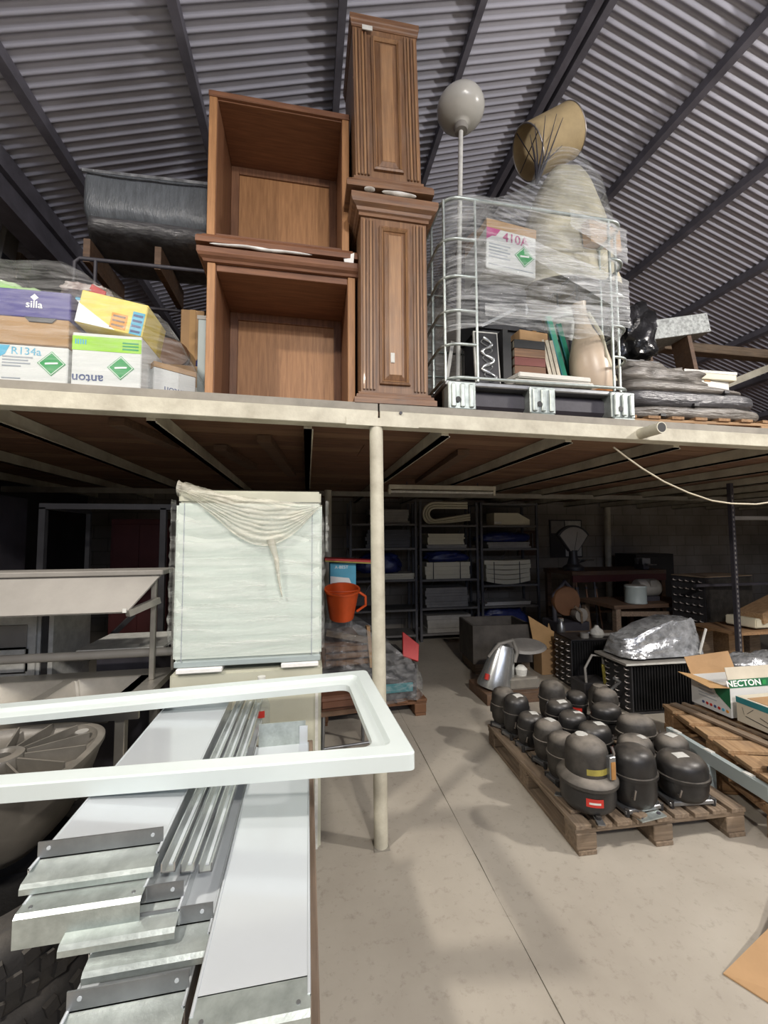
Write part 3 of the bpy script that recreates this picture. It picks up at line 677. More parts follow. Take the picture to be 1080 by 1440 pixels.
# ================================================================ cage container on the loft
ix0, ix1, iy0, iy1 = .79, 2.03, 2.24, 3.24
iz = dz(1.4)+.001
t = thing('cage_container', 'galvanised cage container on steel feet, standing at the loft edge', 'container', ((ix0+ix1)/2, (iy0+iy1)/2, iz))
io = Vector(t.location)
def rring(z, open_front=True, r=.10, bulge=.0):
    P = []
    def arc(cx, cy, a0, a1):
        return [(cx+r*math.cos(a0+(a1-a0)*k/6), cy+r*math.sin(a0+(a1-a0)*k/6), z) for k in range(7)]
    a, b_, c_, d_ = ix0-bulge, ix1+bulge, iy0, iy1
    P = [(.985, c_, z)]+arc(a+r, c_+r, -PI/2, -PI)+arc(a+r, d_-r, PI, PI/2)+arc(b_-r, d_-r, PI/2, 0)+arc(b_-r, c_+r, 0, -PI/2)+[(1.90, c_, z)]
    return P
for z in (3.378, 3.146, 2.935, 2.731):
    M().tube(rring(z, bulge=.012), .0095, 8).build('cage_hoop', 'galv', t, smooth=60, off=io)
P = rring(3.635)
M().tube(P, .0105, 8, True).build('top_hoop', 'galv', t, smooth=60, off=io)
M().tube(rring(2.53), .0105, 8, True).build('bottom_hoop', 'galv', t, smooth=60, off=io)
for (x, y_) in [(.80, iy0+.04), (.985, iy0), (1.90, iy0), (2.03, iy0+.1)]+[(ix0, iy0+.25*k) for k in range(1, 4)]+[(ix1, iy0+.25*k) for k in range(1, 4)]+[(ix0+.25*k, iy1) for k in range(1, 5)]:
    M().tube([(x, y_, 2.51), (x, y_, 3.64)], .0085, 8).build('upright', 'galv', t, smooth=60, off=io)
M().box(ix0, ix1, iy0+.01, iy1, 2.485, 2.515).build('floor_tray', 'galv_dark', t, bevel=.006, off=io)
M().box(ix0+.12, ix1-.12, iy0+.06, iy1-.06, iz+.035, 2.485).build('base_pan', 'steel_dark', t, bevel=.03, off=io)
def foot(x, y_):
    m = M().box(x-.085, x+.085, y_, y_+.12, iz+.02, 2.505)
    for k in range(3): m.box(x-.07+k*.055, x-.04+k*.055, y_-.012, y_, iz+.03, 2.49)
    m.box(x-.075, x+.075, y_-.01, y_+.13, iz, iz+.02)
    o = m.build('foot', 'galv', t, bevel=.006, off=io)
    M().cyl((x-.03, y_-.013, iz+.075), (x-.03, y_-.0105, iz+.075), .016, n=14).build('bolt_hole', 'book_black', o, off=io)
for x in (.885, 1.40, 1.955):
    foot(x, iy0-.005); foot(x, iy1-.12)
zt = 2.516
# ---- things inside the cage
t = thing('globe_lamp', 'opal globe lamp on a thin white pole rising out of the cage', 'lamp', (1.0, 2.62, zt))
gx, gz = .060, 2.13
M().lathe([(0, 0), (.15, 0), (.15, .012), (.12, .022), (.03, .03), (0, .03)], 30).build('base', 'label_w', t, smooth=40)
M().tube([(0, 0, .02), (.03, 0, 1.0), (gx, 0, gz-.13)], .0165, 12).build('pole', 'label_w', t, smooth=50)
M().lathe([(0, -.17), (.045, -.168), (.05, -.14), (.045, -.12), (0, -.12)], 20, (gx, 0, gz)).build('collar', 'stain_warm', t, smooth=50)
M().lathe([(.04*1, -.142)]+[(.168*math.cos(a), .148*math.sin(a)*.84) for a in [(-1.29+(PI/2+1.29)*k/18) for k in range(19)]], 36, (gx, 0, gz)).build('globe', 'globe', t, smooth=60)
t = thing('paper_easel', 'thin pale stick leaning beside the globe lamp pole', 'stick', (.88, 2.55, zt), 0, None, (0, .17, 0))
M().box(-.012, .012, -.008, .008, .004, .38).build('stick', 'label_w', t); M().box(-.013, .013, -.009, .009, .36, .385).build('tip', 'grey', t)
# R410A carton, tilted
t = thing('refrigerant_carton', 'white refrigerant carton marked 410A with magenta corner, wrapped inside the cage top', 'box', (1.345, 2.48, 3.375), 0, None, (0, .04, .08))
M().box(-.19, .19, 0, .32, 0, .345).build('carton_body', 'carton_w', t, bevel=.004)
M().box(-.191, .191, -.001, .321, .285, .347).build('brown_flap', 'cardb', t)
M().prism([(-.19, .20), (-.19, .285), (-.085, .285), (-.12, .235), (-.15, .23)], .0014, face_y(0, 0, 0)).build('magenta_corner', 'ink_magenta', t)
lettering('410A', .092, 'ink_magenta', t, face_y(.03, -.0018, .238), bold=.0004)
diamond(t, .10, -.001, .135, .076)
for k in range(5): M().box(-.17, -.01-.02*(k % 2), -.0012, 0, .17-k*.022, .179-k*.022).build('print_line', 'ink_grey', t)
M().box(-.17, .17, -.0012, 0, .03, .036).build('print_line', 'ink_grey', t)
# dark machine under it
t = thing('wrapped_appliance', 'dark appliance with a shiny round cap, wrapped below the 410A carton', 'appliance', (1.35, 2.56, 3.0))
M().box(-.22, .16, 0, .34, .0, .34).build('housing', 'charcoal', t, bevel=.02, seg=2)
M().lathe([(0, 0), (.06, 0), (.07, -.02), (.04, -.05), (0, -.055)], 20, (.10, 0, .18), rot=(-PI/2*0+PI/2, 0, 0)).build('round_cap', 'alu', t, smooth=40)
M().bar((-.20, -.012, .02), (.05, -.012, .16), .02, .02).build('trim_bar', 'alu', t)
M().box(-.2, .14, .02, .3, -.482, .0).build('pedestal', 'steel_dark', t)
# books and boards
def book(label, x, y_, z, w_, d_, h_, mat, rot=(0, 0, 0), group='books in the cage'):
    t = thing('book', label, 'book', (x, y_, z), 0, group, rot)
    M().box(0, .004, 0, d_, 0, h_).build('cover', mat, t); M().box(w_-.004, w_, 0, d_, 0, h_).build('cover', mat, t)
    M().box(0, w_, -.003, .001, 0, h_).build('spine', mat, t); M().box(.004, w_-.004, .002, d_-.004, .003, h_-.003).build('pages', 'paper', t)
    return t
t = thing('relief_plaque', 'dark framed plaque with a silver scrolling relief, leaning at the cage front', 'picture', (1.135, 2.41, zt+.02), 0, None, (-.1, 0, 0))
M().box(-.085, .085, 0, .02, 0, .40).build('frame', 'label_w', t, bevel=.003)
M().box(-.075, .075, -.003, 0, .012, .388).build('plaque', 'charcoal', t)
cu = [(.05*math.sin(k*.55)*(1-.012*k), -.008, .05+.30*k/30) for k in range(31)]
M().tube(cu, [.006+.008*abs(math.sin(k*.7)) for k in range(31)], 8).build('relief', 'alu', t, smooth=60)
M().tube([(-x*.8, -.006, .40-z) for x, _, z in cu], .005, 6).build('relief', 'galv_dark', t, smooth=60)
book('black book standing next to the silver plaque', 1.24, 2.42, zt+.01, .035, .20, .42, 'book_black')
book('slim black book second from the silver plaque', 1.28, 2.43, zt+.01, .022, .20, .40, 'book_black')
for k, (lb, ma) in enumerate((('dark brown book at the bottom of the short pile', 'book_brown'), ('red-brown book in the middle of the short pile', 'book_red'), ('brown book with pale edge, upper in the short pile', 'walnut'), ('black-covered book topping the short pile', 'book_black'))):
    t = book(lb, 1.32, 2.42, zt+.125+k*.062+.05, .055, .2, .22, ma, (0, PI/2, 0)); t.location.z = zt+.01+.125+(k+1)*.058-.0
t = thing('book_crate', 'low dark crate carrying the short pile of books', 'crate', (1.43, 2.42, zt)); M().box(-.11, .12, 0, .21, 0, .12).build('box_body', 'wood_dark', t, bevel=.004); M().box(-.10, .11, -.004, 0, .02, .1).build('front_panel', 'label_w', t, bevel=.002)
t = carton('small_carton', 'small brown carton lying on the short pile of books', (1.47, 2.43, zt+.37), (.22, .2, .07), .1, 'cardb'); M().box(-.01, .02, -.002, .2, .0695, .072).build('tape', 'cardb_in', t)
for k in range(3):
    t = thing('leaning_board', ['left brown board leaning beside the books', 'middle brown board leaning beside the books', 'right brown board leaning beside the books'][k], 'board', (1.62+k*.032, 2.44, zt), 0, 'brown boards leaning in the cage', (0, -.22, 0))
    M().box(-.011, .011, 0, .3, .003, .40).build('sheet', ('book_brown', 'cardb', 'walnut')[k], t, bevel=.002); M().box(-.012, .012, -.004, 0, .003, .40).build('edge_band', 'paper', t)
for k in range(2):
    t = thing('green_board', ['narrow green painted board leaning next to the brown boards', 'second green painted board leaning just behind the vase'][k], 'board', (1.76+k*.13, 2.47+k*.08, zt), 0, 'green boards in the cage', (0, -.26, 0))
    M().box(-.022, .022, 0, .02, .006, .60).build('sheet', 'green_paint', t, bevel=.003); M().box(-.023, -.015, -.003, .0, .006, .60).build('edge_strip', 'ink_teal', t)
for k in range(2):
    t = thing('stone_slab', ['lower white slab lying flat at the cage front', 'upper white slab lying flat at the cage front'][k], 'slab', (1.50+.01*k, 2.25, zt+.004+k*.040), 0, 'white slabs in the cage', (.10, 0, -.02+.05*k))
    M().box(-.27+.01*k, .26-.02*k, 0, .2, 0, .032).build('slab_body', 'slab', t, bevel=.006, seg=2); M().box(-.24, .23, .02, .18, .0315, .035).build('top_face', 'label_w', t)
# long vase lying neck up
t = thing('floor_vase', 'tall cream vase with terracotta foot leaning in the cage corner', 'vase', (1.935, 2.45, zt), 0, None, (.0, -.17, 0))
pr = [(.0, .012), (.085, .012), (.098, .03), (.112, .055), (.128, .16), (.132, .24), (.118, .33), (.088, .42), (.06, .49), (.045, .56), (.042, .62), (.045, .66), (.05, .68), (.04, .68), (.03, .62)]
M().lathe(pr, 28, cap=False).build('body', 'cream', t, smooth=60)
M().lathe([(0, .0), (.09, .0), (.101, .03), (.115, .058), (.0, .058)], 28).build('foot', 'terracotta', t, smooth=30)
M().tube([(.10, -.085, .10), (.03, -.128, .26), (.07, -.075, .42), (.04, -.03, .60)], .012, 8).build('relief_band', 'cream_box', t, smooth=60)
t = thing('white_bucket', 'white plastic tub wrapped on the right side of the cage', 'tub', (1.88, 2.72, 3.02)); M().lathe([(0, 0), (.09, 0), (.12, .22), (.126, .22), (.126, .24), (.11, .24), (.10, .05), (0, .05)], 24).build('tub_body', 'label_w', t, smooth=40); M().lathe([(.118, .17), (.130, .17), (.130, .19), (.118, .19)], 24).build('rim', 'carton_w', t, smooth=40)
M().box(-.1, .1, -.1, .1, -.5, 0).build('pedestal', 'steel_dark', t)
lump('wrapped_heap', 'lumpy heap of dark goods filling the middle of the cage', 'heap', 'blackwrap', (1.66, 3.0, zt), (.22, .18, .5), 8.1, .3)
# wrapped cardboard bundle on top
MT['bundle'] = plain('mixed_board_bundle', (.52, .47, .34), .6, 0, .4, 4, .5, 16, c2=(.30, .28, .22))
t = thing('wrapped_bundle', 'tall pale board bundle under film on top of the cage', 'bundle', (1.93, 2.80, 3.40))
def cone(u, v):
    a = u*2*PI; k = v
    sxx = .36*(1-k)**.55*.9+.085; syy = .28*(1-k)**.55*.9+.08
    c_, s_ = math.cos(a), math.sin(a)
    e = .62
    x = math.copysign(abs(c_)**e, c_)*sxx; y_ = math.copysign(abs(s_)**e, s_)*syy
    r = 1+.07*nz(x*5, y_*5, k*4)+.03*nz(x*14, y_*14, k*12)
    return (x*r+.06*k, y_*r, k*1.08+.02*nz(x*9, y_*9, 3))
m = M().grid(cone, 44, 26, True); m.add([(0.06, 0, 1.09)]+[cone(i/44, 1) for i in range(44)], [(0, i+1, (i+1) % 44+1) for i in range(44)])
m.build('boards', 'bundle', t, smooth=35)
M().bar((-.02, -.34, .32), (.30, -.25, .35), .06, .16).build('plank_end', 'cardb', t)
# drum shade
t = thing('drum_shade', 'large parchment drum lampshade lying on top of the wrapped bundle', 'lampshade', (1.93, 2.90, 4.83))
R = Euler((0, math.radians(60), math.radians(-8))).to_matrix().to_4x4()
def shade():
    m = M(); n = 40; L = .40; r = .195
    for rr, o_ in ((r, 1), (r-.006, -1)):
        m.add([R@Vector((rr*math.cos(2*PI*j/n), rr*math.sin(2*PI*j/n), z)) for z in (-L/2, L/2) for j in range(n)], [(j, (j+1) % n, n+(j+1) % n, n+j) for j in range(n)])
    return m
shade().build('shade', 'shade', t, smooth=60)
for z in (-.20, .20):
    M().tube([R@Vector((.194*math.cos(2*PI*j/40), .194*math.sin(2*PI*j/40), z)) for j in range(40)], .006, 6, True).build('rim_wire', 'copper', t, smooth=60)
M().tube([R@Vector((-.19, 0, -.19)), R@Vector((0, 0, -.19)), R@Vector((.19, 0, -.19))], .004, 6).build('spider_wire', 'steel_dark', t)
M().tube([R@Vector((0, -.19, -.19)), R@Vector((0, 0, -.19)), R@Vector((0, .19, -.19))], .004, 6).build('spider_wire', 'steel_dark', t)
t = thing('dark_branch', 'dark spiky dried stems poking out below the drum shade', 'stems', (1.72, 2.75, 4.30))
for k in range(9):
    a = k*.7; M().tube([(0, 0, 0), (.05*math.cos(a)+.05, .05*math.sin(a), .22), (.13*math.cos(a)+.10, .10*math.sin(a), .36+.02*k)], [.008, .006, .002], 5).build('stem', 'steel_dark', t)
t = thing('wicker_basket', 'dark woven basket wedged behind the globe lamp pole', 'basket', (1.33, 2.86, 3.72), 0, None, (.0, -.5, 0))
M().lathe([(0, 0), (.10, 0), (.17, .16), (.16, .16), (.09, .015), (0, .015)], 24).build('bowl', 'wood_dark', t, smooth=40)
for k in range(5): M().lathe([(.108+.0145*k, .02+.03*k), (.118+.0145*k, .03+.03*k), (.110+.0145*k, .04+.03*k)], 24).build('weave_band', 'book_brown', t, smooth=40)
# film round the cage: a wavy skirt pulled in between the hoops
def skirt(u, v):
    a = u*2*PI+PI*1.02; z = 2.83+v*(3.66-2.83); c_, s_ = math.cos(a), math.sin(a); e = .28
    wv = .028*abs(math.sin((z-2.935)/(.2215)*PI))
    hx, hy = (ix1-ix0)/2+.028-wv, (iy1-iy0)/2+.028-wv*.7
    x = 1.41+math.copysign(abs(c_)**e, c_)*hx; y_ = 2.74+math.copysign(abs(s_)**e, s_)*hy
    k = .008*nz(x*4, y_*4, z*24)
    lo = .0
    if v < .3: z += .07*nz(x*3, y_*3, 1)*(1-v/.3)
    return (x, y_+k, z)
fwo = tag(M().grid(skirt, 110, 44, True).build('film_wrap', 'film', smooth=80), 'glossy clear stretch film wound round the cage container', 'plastic wrap')
MT['film_band'] = film('doubled_stretch_film', .12, .95, (.95, .97, .98), (1.4, 1.4, 34), .06, .50, .18)
for k, (xa, za, xb, zb, hh) in enumerate(((1.28, 3.36, 2.0, 3.10, .20), (1.02, 2.93, 2.0, 2.98, .13), (1.60, 3.58, 2.0, 3.44, .20))):
    def bd(u, v, xa=xa, za=za, xb=xb, zb=zb, hh=hh):
        x = xa+(xb-xa)*u; z = za+(zb-za)*u+(v-.5)*hh*(.6+.5*u)
        return (x, iy0-.042-.004*math.sin(v*22+u*5)+(.05*max(0, u-.9)*10)**2, z+.006*nz(u*6, v*4, k))
    M().grid(bd, 40, 16).build('film_band', 'film_band', fwo, smooth=80)
def hood(u, v):
    a = u*2*PI; k = v; c_, s_ = math.cos(a), math.sin(a); e = .4+.4*k
    cx, cy = 1.41+.54*min(1, k*1.35)**.8, 2.74+.06*k
    hx = .645*(1-k)**1.05+.17*k; hy = .525*(1-k)**1.05+.16*k
    x = cx+math.copysign(abs(c_)**e, c_)*hx; y_ = cy+math.copysign(abs(s_)**e, s_)*hy
    z = 3.64+.90*k**1.2
    q = .016*nz(x*5, y_*5, z*9)+.01*nz(x*13, y_*13, z*26)
    return (x+q, y_+q, z+q)
tag(M().grid(hood, 90, 36, True).build('film_hood', 'film', smooth=80), 'clear stretch film tent drawn up over the bundle above the cage', 'plastic wrap')

# ================================================================ right end of the loft
def pallet(label, loc, rz, W, L, boards, mats=('pallet', 'pallet_x'), H=.145, bw=.10, group='wooden pallets', along='y', missing=()):
    """boards run along local y; stringer boards along x; nine blocks; origin at base centre"""
    t = thing('wooden_pallet', label, 'pallet', loc, rz, group)
    for iy, y_ in enumerate((-L/2+.06, 0, L/2-.06)):
        for ix, x in enumerate((-W/2+.06, 0, W/2-.06)):
            M().box(x-.055, x+.055, y_-.055, y_+.055, .022, H-.044).build('block', mats[1], t, bevel=.004)
        M().box(-W/2, W/2, y_-.05, y_+.05, H-.044, H-.022).build('stringer_board', mats[1], t, bevel=.002)
    for x in (-W/2+.06, 0, W/2-.06): M().box(x-.05, x+.05, -L/2, L/2, 0, .022).build('bottom_board', mats[0], t, bevel=.002)
    g = (W-boards*bw)/(boards-1)
    for k in range(boards):
        if k in missing: continue
        x = -W/2+k*(bw+g); j = random.uniform(-.006, .006)
        M().box(x, x+bw, -L/2+j, L/2+j, H-.022, H).build('deck_board', mats[0], t, bevel=.002)
    return t
zr = dz(3.0)
pallet('newer pallet on the loft under the dark wrapped slabs', (2.85, 2.92, zr+.012), -.04, 1.25, .85, 7, ('pallet_newy', 'pallet_new'), group=None)
# flat wrapped slabs: sagging layers
for k, (z0, h_, w_, dx, lb, ma) in enumerate(((.158, .085, 1.22, 0, 'lowest grey-wrapped slab on the loft pallet', 'greywrap'), (.245, .105, 1.16, -.02, 'middle dark-wrapped slab on the loft pallet', 'blackwrap'), (.352, .075, 1.02, -.06, 'upper pale dusty wrapped slab on the loft pallet', 'greywrap'))):
    t = thing('wrapped_slab', lb, 'parcel', (2.85+dx, 2.92, zr+z0+.002), -.04, 'wrapped slabs at the right of the loft')
    def fn(u, v, w_=w_, h_=h_, k=k):
        a = u*2*PI; c_, s_ = math.cos(a), math.sin(a); e = .25
        x = math.copysign(abs(c_)**e, c_)*w_/2; y_ = math.copysign(abs(s_)**e, s_)*.40
        b_ = 1-.05*abs(2*v-1)**3; z = v*h_
        q = .014*nz(x*3, y_*5, z*22+k*5)
        sag = -.10*max(0, x)*v if k == 2 else 0
        return (x*b_+q, y_*b_+q, max(0, z+(.02*nz(x*4, y_*4, k) if v > .5 else 0)+sag))
    m = M().grid(fn, 60, 10, True); n = 60
    m.add([fn(i/n, 1) for i in range(n)], [tuple(range(n))]); m.add([fn(i/n, 0) for i in range(n)], [tuple(range(n))])
    m.build('wrapping', ma, t, smooth=50)
    M().box(-.02+.3*(k-1), .02+.3*(k-1), -.412, .41, .0, .02).build('strap', 'charcoal', t)
lump('crumpled_wrap', 'crumpled translucent grey wrap heaped on the slabs, beside the cage', 'plastic wrap', 'greywrap', (2.66, 2.84, zr+.425), (.44, .26, .12), 3.1, .35)
t = thing('cream_board', 'pale cream board lying over the wrapped slabs', 'board', (3.33, 3.02, zr+.60), 0, None, (.0, .03, -.08))
M().box(-.24, .24, -.2, .2, 0, .075).build('panel', 'cream_box', t, bevel=.004); M().box(-.242, .242, -.203, -.2, .05, .073).build('edge_strip', 'label_w', t)
t = thing('grey_carton', 'weathered grey carton under the cream board', 'box', (3.30, 3.04, zr+.425)); M().box(-.22, .22, -.2, .2, 0, .172).build('carton_body', 'slab', t, bevel=.005); M().box(-.03, .03, -.203, .2, .16, .174).build('tape', 'cardb', t)
t = thing('galvanised_duct', 'spangled galvanised duct box on the wrapped slabs under the roof', 'duct', (3.52, 3.30, 3.52), 0, None, (0, -.17, -.1))
M().box(-.34, .34, -.02, .22, 0, .19).build('duct_body', 'galv_duct', t, bevel=.004)
for x, z in ((-.32, .17), (.32, .17), (.32, .02)): M().cyl((x, -.02, z), (x, -.026, z), .008, n=8).build('rivet', 'alu', t)
M().box(-.34, -.30, .0, .2, -.78, 0).build('prop', 'wood_dark', t); M().box(.1, .14, .0, .2, -.76, 0).build('prop', 'wood_dark', t)
lump('bin_bag', 'black plastic bag slumped against the cage beside the duct', 'bag', 'binbag', (2.75, 3.08, 3.10), (.20, .18, .26), 5.5, .5)
t = thing('dark_carton', 'dark carton on the slabs under the slumped black bag', 'box', (2.75, 3.06, zr+.43)); M().box(-.17, .17, -.14, .16, 0, .335).build('carton_body', 'charcoal', t, bevel=.004); M().box(-.02, .02, -.142, .162, .333, .337).build('tape', 'grey', t)
lump('bin_bag', 'smaller black plastic bag on the slabs below the duct', 'bag', 'binbag', (3.02, 3.02, zr+.42), (.16, .12, .10), 9.5, .5)
t = thing('timber_offcut', 'short reddish timber offcut sticking out of the loft pallet', 'timber', (3.50, 2.72, zr+.005)); M().box(-.09, .09, -.02, .02, 0, .035).build('offcut', 'terracotta', t, bevel=.003); M().box(.088, .092, -.019, .019, .001, .034).build('end_grain', 'cardb', t)
# ================================================================ under the loft: coolers
t = thing('chest_cooler', 'cream enamel chest standing on the floor beneath the wrapped cooler', 'cooler', (-.285, 2.18, 0))
M().box(-.355, .36, 0, .62, .05, .93).build('cabinet_body', 'cooler_dk', t, bevel=.008, seg=2)
M().box(-.36, .365, -.006, .625, .86, .945).build('lid', 'cooler_dk', t, bevel=.01, seg=2)
for sx in (-.30, .30):
    for sy in (.06, .56): M().cyl((sx, sy, 0), (sx, sy, .05), .02, n=10).build('foot', 'charcoal', t)
M().box(.33, .345, -.004, 0, .05, .86).build('corner_trim', 'label_w', t)
for k, (x0, x1, z) in enumerate(((-.33, -.12, .947), (.16, .345, .947))):
    tag(M().obox((-.285+(x0+x1)/2, 2.22, z+.012), (x1-x0, .12, .022)).build('foam_block', 'white_soft', bevel=.003), ['white foam block under the left side of the wrapped cooler', 'white foam block under the right side of the wrapped cooler'][k], 'foam', 'foam blocks between the coolers')
t = thing('wrapped_cooler', 'pale green cooler wrapped in wrinkled clear film on top of the chest', 'cooler', (-.28, 2.17, .972), -.012)
M().box(-.355, .355, 0, .60, .03, .80).build('cabinet_body', 'cooler', t, bevel=.012, seg=2)
M().box(-.345, .35, .004, .59, .80, .865).build('lid', 'cooler_dk', t, bevel=.01, seg=2)
M().box(-.35, .35, .003, .59, 0, .03).build('plinth', 'greyblue', t, bevel=.004)
for x in (-.315, .305): M().box(x-.002, x+.002, -.0015, .001, .03, .80).build('panel_seam', 'ink_grey', t)
def wrapf(u, v):
    a = u*2*PI+PI/4; c_, s_ = math.cos(a), math.sin(a); e = .16
    z = .06+v*.75
    hx, hy = .372-.02*max(0, v-.85)*6, .312
    x = math.copysign(abs(c_)**e, c_)*hx; y_ = .30+math.copysign(abs(s_)**e, s_)*hy
    ph = z*58+x*14+4.0*nz(x*2.2, y_*2, z*3)
    q = .012*math.sin(ph)*(.5+nz(x*3, 2, z*5))+.014*nz(x*4, y_*4, z*20)
    if v > .9: q -= .012*(v-.9)*10
    return (x*(1+q), y_+q*(1 if s_ > 0 else 1), z+.015*nz(x*6, y_*2, 3))
M().grid(wrapf, 150, 90, True).build('film', 'film_cool', t, smooth=80)
MT['film_sash'] = film('gathered_stretch_film', .30, .80, (.72, .69, .58), (3, 1, 10), .25, .46, .5)
# gathered film sash falling from the top left corner across the front
def sash(u, v):
    x = -.345+.70*u; top = .875-.075*u; sag = .235*math.sin(PI*min(1, u**1.25))**1.1
    z = top-v*sag-.01
    fold = math.sin(v*26+3*nz(u*3, v*2, 1))*.007*math.sin(PI*u)**.5
    return (x, -.024-.010*math.sin(PI*v)-abs(fold)*1.6, z+.006*nz(u*9, v*7, 2))
M().grid(sash, 60, 40).build('film_sash', 'film_sash', t, smooth=80)
def knot(u, v):
    a = v*2*PI; x = -.355+.26*u; r = .040*(1-.6*u)+.012*nz(u*9, math.cos(a)*2, math.sin(a)*2)
    return (x, .05-.05*u+math.cos(a)*r*1.4, .875-.055*u+math.sin(a)*r)
M().grid(knot, 24, 14).build('film_bunch', 'film_sash', t, smooth=80)
for k, (x, s) in enumerate(((-.378, -1), (.375, 1))):
    def ruff(u, v, x=x, s=s):
        z = .10+.72*u if s < 0 else .55+.27*u
        return (x+s*(.012+.016*abs(nz(z*26, v*3, 4)))*math.sin(PI*v), .02+.06*v+.01*nz(z*20, 1, v), z)
    M().grid(ruff, 70, 6).build('film_edge', 'film_cool', t, smooth=80)
M().tube([(.10, -.03, .62), (.13, -.034, .52), (.145, -.03, .40), (.16, -.026, .33)], [.022, .013, .007, .002], 6).build('film_twist', 'film_sash', t, smooth=80)

# ---------------------------------------------------------------- serving counter on the left
t = thing('serving_counter', 'stainless serving counter with pan wells and an overhead shelf', 'counter', (-1.50, 2.10, 0))
Z = .90
for x in (-1.3, .72):
    for y_ in (-.10, .30): M().box(x-.02, x+.02, y_-.02, y_+.02, 0, Z-.06).build('leg', 'stainless', t, bevel=.003)
# top with five openings
xs = [-1.38, -1.03, -.68, -.33, .02, .37, .72, .80]; top = M()
top.box(-1.4, .80, .25, .36, Z-.03, Z); top.box(-1.4, .80, -.14, -.06, Z-.03, Z)
for k in range(7):
    x = -1.4+k*.345; top.box(x, x+.045, -.06, .25, Z-.03, Z)
top.box(.67, .80, -.06, .25, Z-.03, Z)
top.build('counter_top', 'stainless', t)
M().box(-1.4, .80, -.14, -.125, Z-.065, Z-.03).build('apron', 'stainless', t); M().box(-1.35, .75, -.12, .30, .35, .375).build('undershelf', 'stainless', t, bevel=.003)
for k in range(6):
    x0, x1 = -1.4+k*.345+.045, -1.4+(k+1)*.345
    if x1 > .72: continue
    p0 = [(x0, -.06), (x1, -.06), (x1, .25), (x0, .25)]; i_ = .03
    p1 = [(x0+i_, -.06+i_), (x1-i_, -.06+i_), (x1-i_, .25-i_), (x0+i_, .25-i_)]
    w_ = M().add([(x, y_, Z-.004) for x, y_ in p0]+[(x, y_, Z-.12) for x, y_ in p1], [(i, (i+1) % 4, (i+1) % 4+4, i+4) for i in range(4)]+[(4, 5, 6, 7)])
    w_.build('pan', 'stainless', t, bevel=.012, seg=2)
# overhead shelf panel on uprights
for x in (-1.25, .745): M().box(x-.012, x+.012, .16, .184, Z, 1.43).build('upright', 'stainless', t, bevel=.003)
for x in (-1.27, .80): M().box(x-.009, x+.009, .30, .318, Z, 1.44).build('upright', 'stainless', t, bevel=.003)
M().hexa([(-1.4, .02, 1.26), (.68, .02, 1.26), (.68, .026, 1.253), (-1.4, .026, 1.253)], [(-1.4, .165, 1.415), (.775, .165, 1.415), (.775, .172, 1.409), (-1.4, .172, 1.409)]).build('sloping_guard', 'stain_warm', t)
M().box(-1.4, .79, .15, .34, 1.415, 1.44).build('shelf_top', 'stain_warm', t, bevel=.004)
M().bar((.68, .03, 1.25), (.77, .16, 1.29), .03, .03).build('bracket', 'stainless', t)
M().box(.665, .68, .012, .022, 1.257, 1.275).build('end_clip', 'label_w', t)
M().tube([(-1.4, .30, 1.0), (.82, .30, 1.0)], .022, 14).build('tray_rail', 'stain_warm', t, smooth=50)
# stainless trolley shelf seen below, right of the counter
t = thing('white_appliance', 'white appliance with a recessed tray behind the serving counter', 'appliance', (-1.66, 2.62, .55))
M().box(-.2, .21, 0, .4, 0, .66).build('housing', 'label_w', t, bevel=.015, seg=2)
M().box(-.16, .155, -.006, 0, .44, .58).build('recess', 'stain_warm', t, bevel=.004)
M().box(-.17, .165, -.02, 0, .32, .46).build('tray_front', 'label_w', t, bevel=.012, seg=2)
M().box(-.20, .20, 0, .4, -.55, 0).build('pedestal', 'steel_dark', t)
M().box(.23, .26, -.01, .39, -.55, .64).build('dark_edge', 'charcoal', t); M().box(.262, .285, -.01, .39, -.55, .64).build('pale_edge', 'label_w', t)
t = thing('steel_stand', 'empty dark square-tube frame rising behind the serving counter', 'frame', (-1.28, 3.0, 0))
for x in (-.385, .33): M().box(x-.018, x+.018, -.018, .018, 0, 1.80).build('post', 'charcoal', t)
M().box(-.403, .42, -.018, .018, 1.79, 1.826).build('top_rail', 'charcoal', t); M().box(-.40, .42, -.015, .015, .85, .88).build('mid_rail', 'charcoal', t)
for x in (-.385, .33): M().box(x-.015, x+.015, .55, .58, 0, 1.80).build('post', 'charcoal', t)
M().box(-.40, -.37, .0, .56, 1.79, 1.82).build('side_rail', 'charcoal', t); M().box(.315, .345, .0, .56, 1.79, 1.82).build('side_rail', 'charcoal', t)
M().bar((-.37, .0, .55), (.05, .3, 1.05), .03, .03).build('brace', 'charcoal', t)
t = thing('white_sheet', 'white sheet lying on a low support under the steel frame', 'sheet', (-1.05, 2.75, .98)); M().box(-.18, .26, -.2, .2, 0, .012).build('panel', 'label_w', t); M().box(-.1, .2, -.15, .15, -.98, 0).build('support', 'steel_dark', t)
t = thing('tall_cabinet', 'dark red cabinet deep under the loft on the left', 'cabinet', (-1.9, 5.2, 0))
M().box(-.30, .30, 0, .4, 0, 1.82).build('body', 'maroon', t, bevel=.004)
for s in (-1, 1):
    d_ = M().box(min(.004*s, .28*s), max(.004*s, .28*s), -.012, 0, .08, 1.76).build('door', 'maroon', t, bevel=.003); M().cyl((s*.03, -.013, .95), (s*.03, -.03, .95), .012, n=8).build('knob', 'copper', d_)
t = thing('dark_locker', 'black steel locker at far left under the loft', 'locker', (-2.85, 3.6, 0)); M().box(-.35, .45, 0, .5, 0, 1.95).build('body', 'steel_dark', t, bevel=.004)
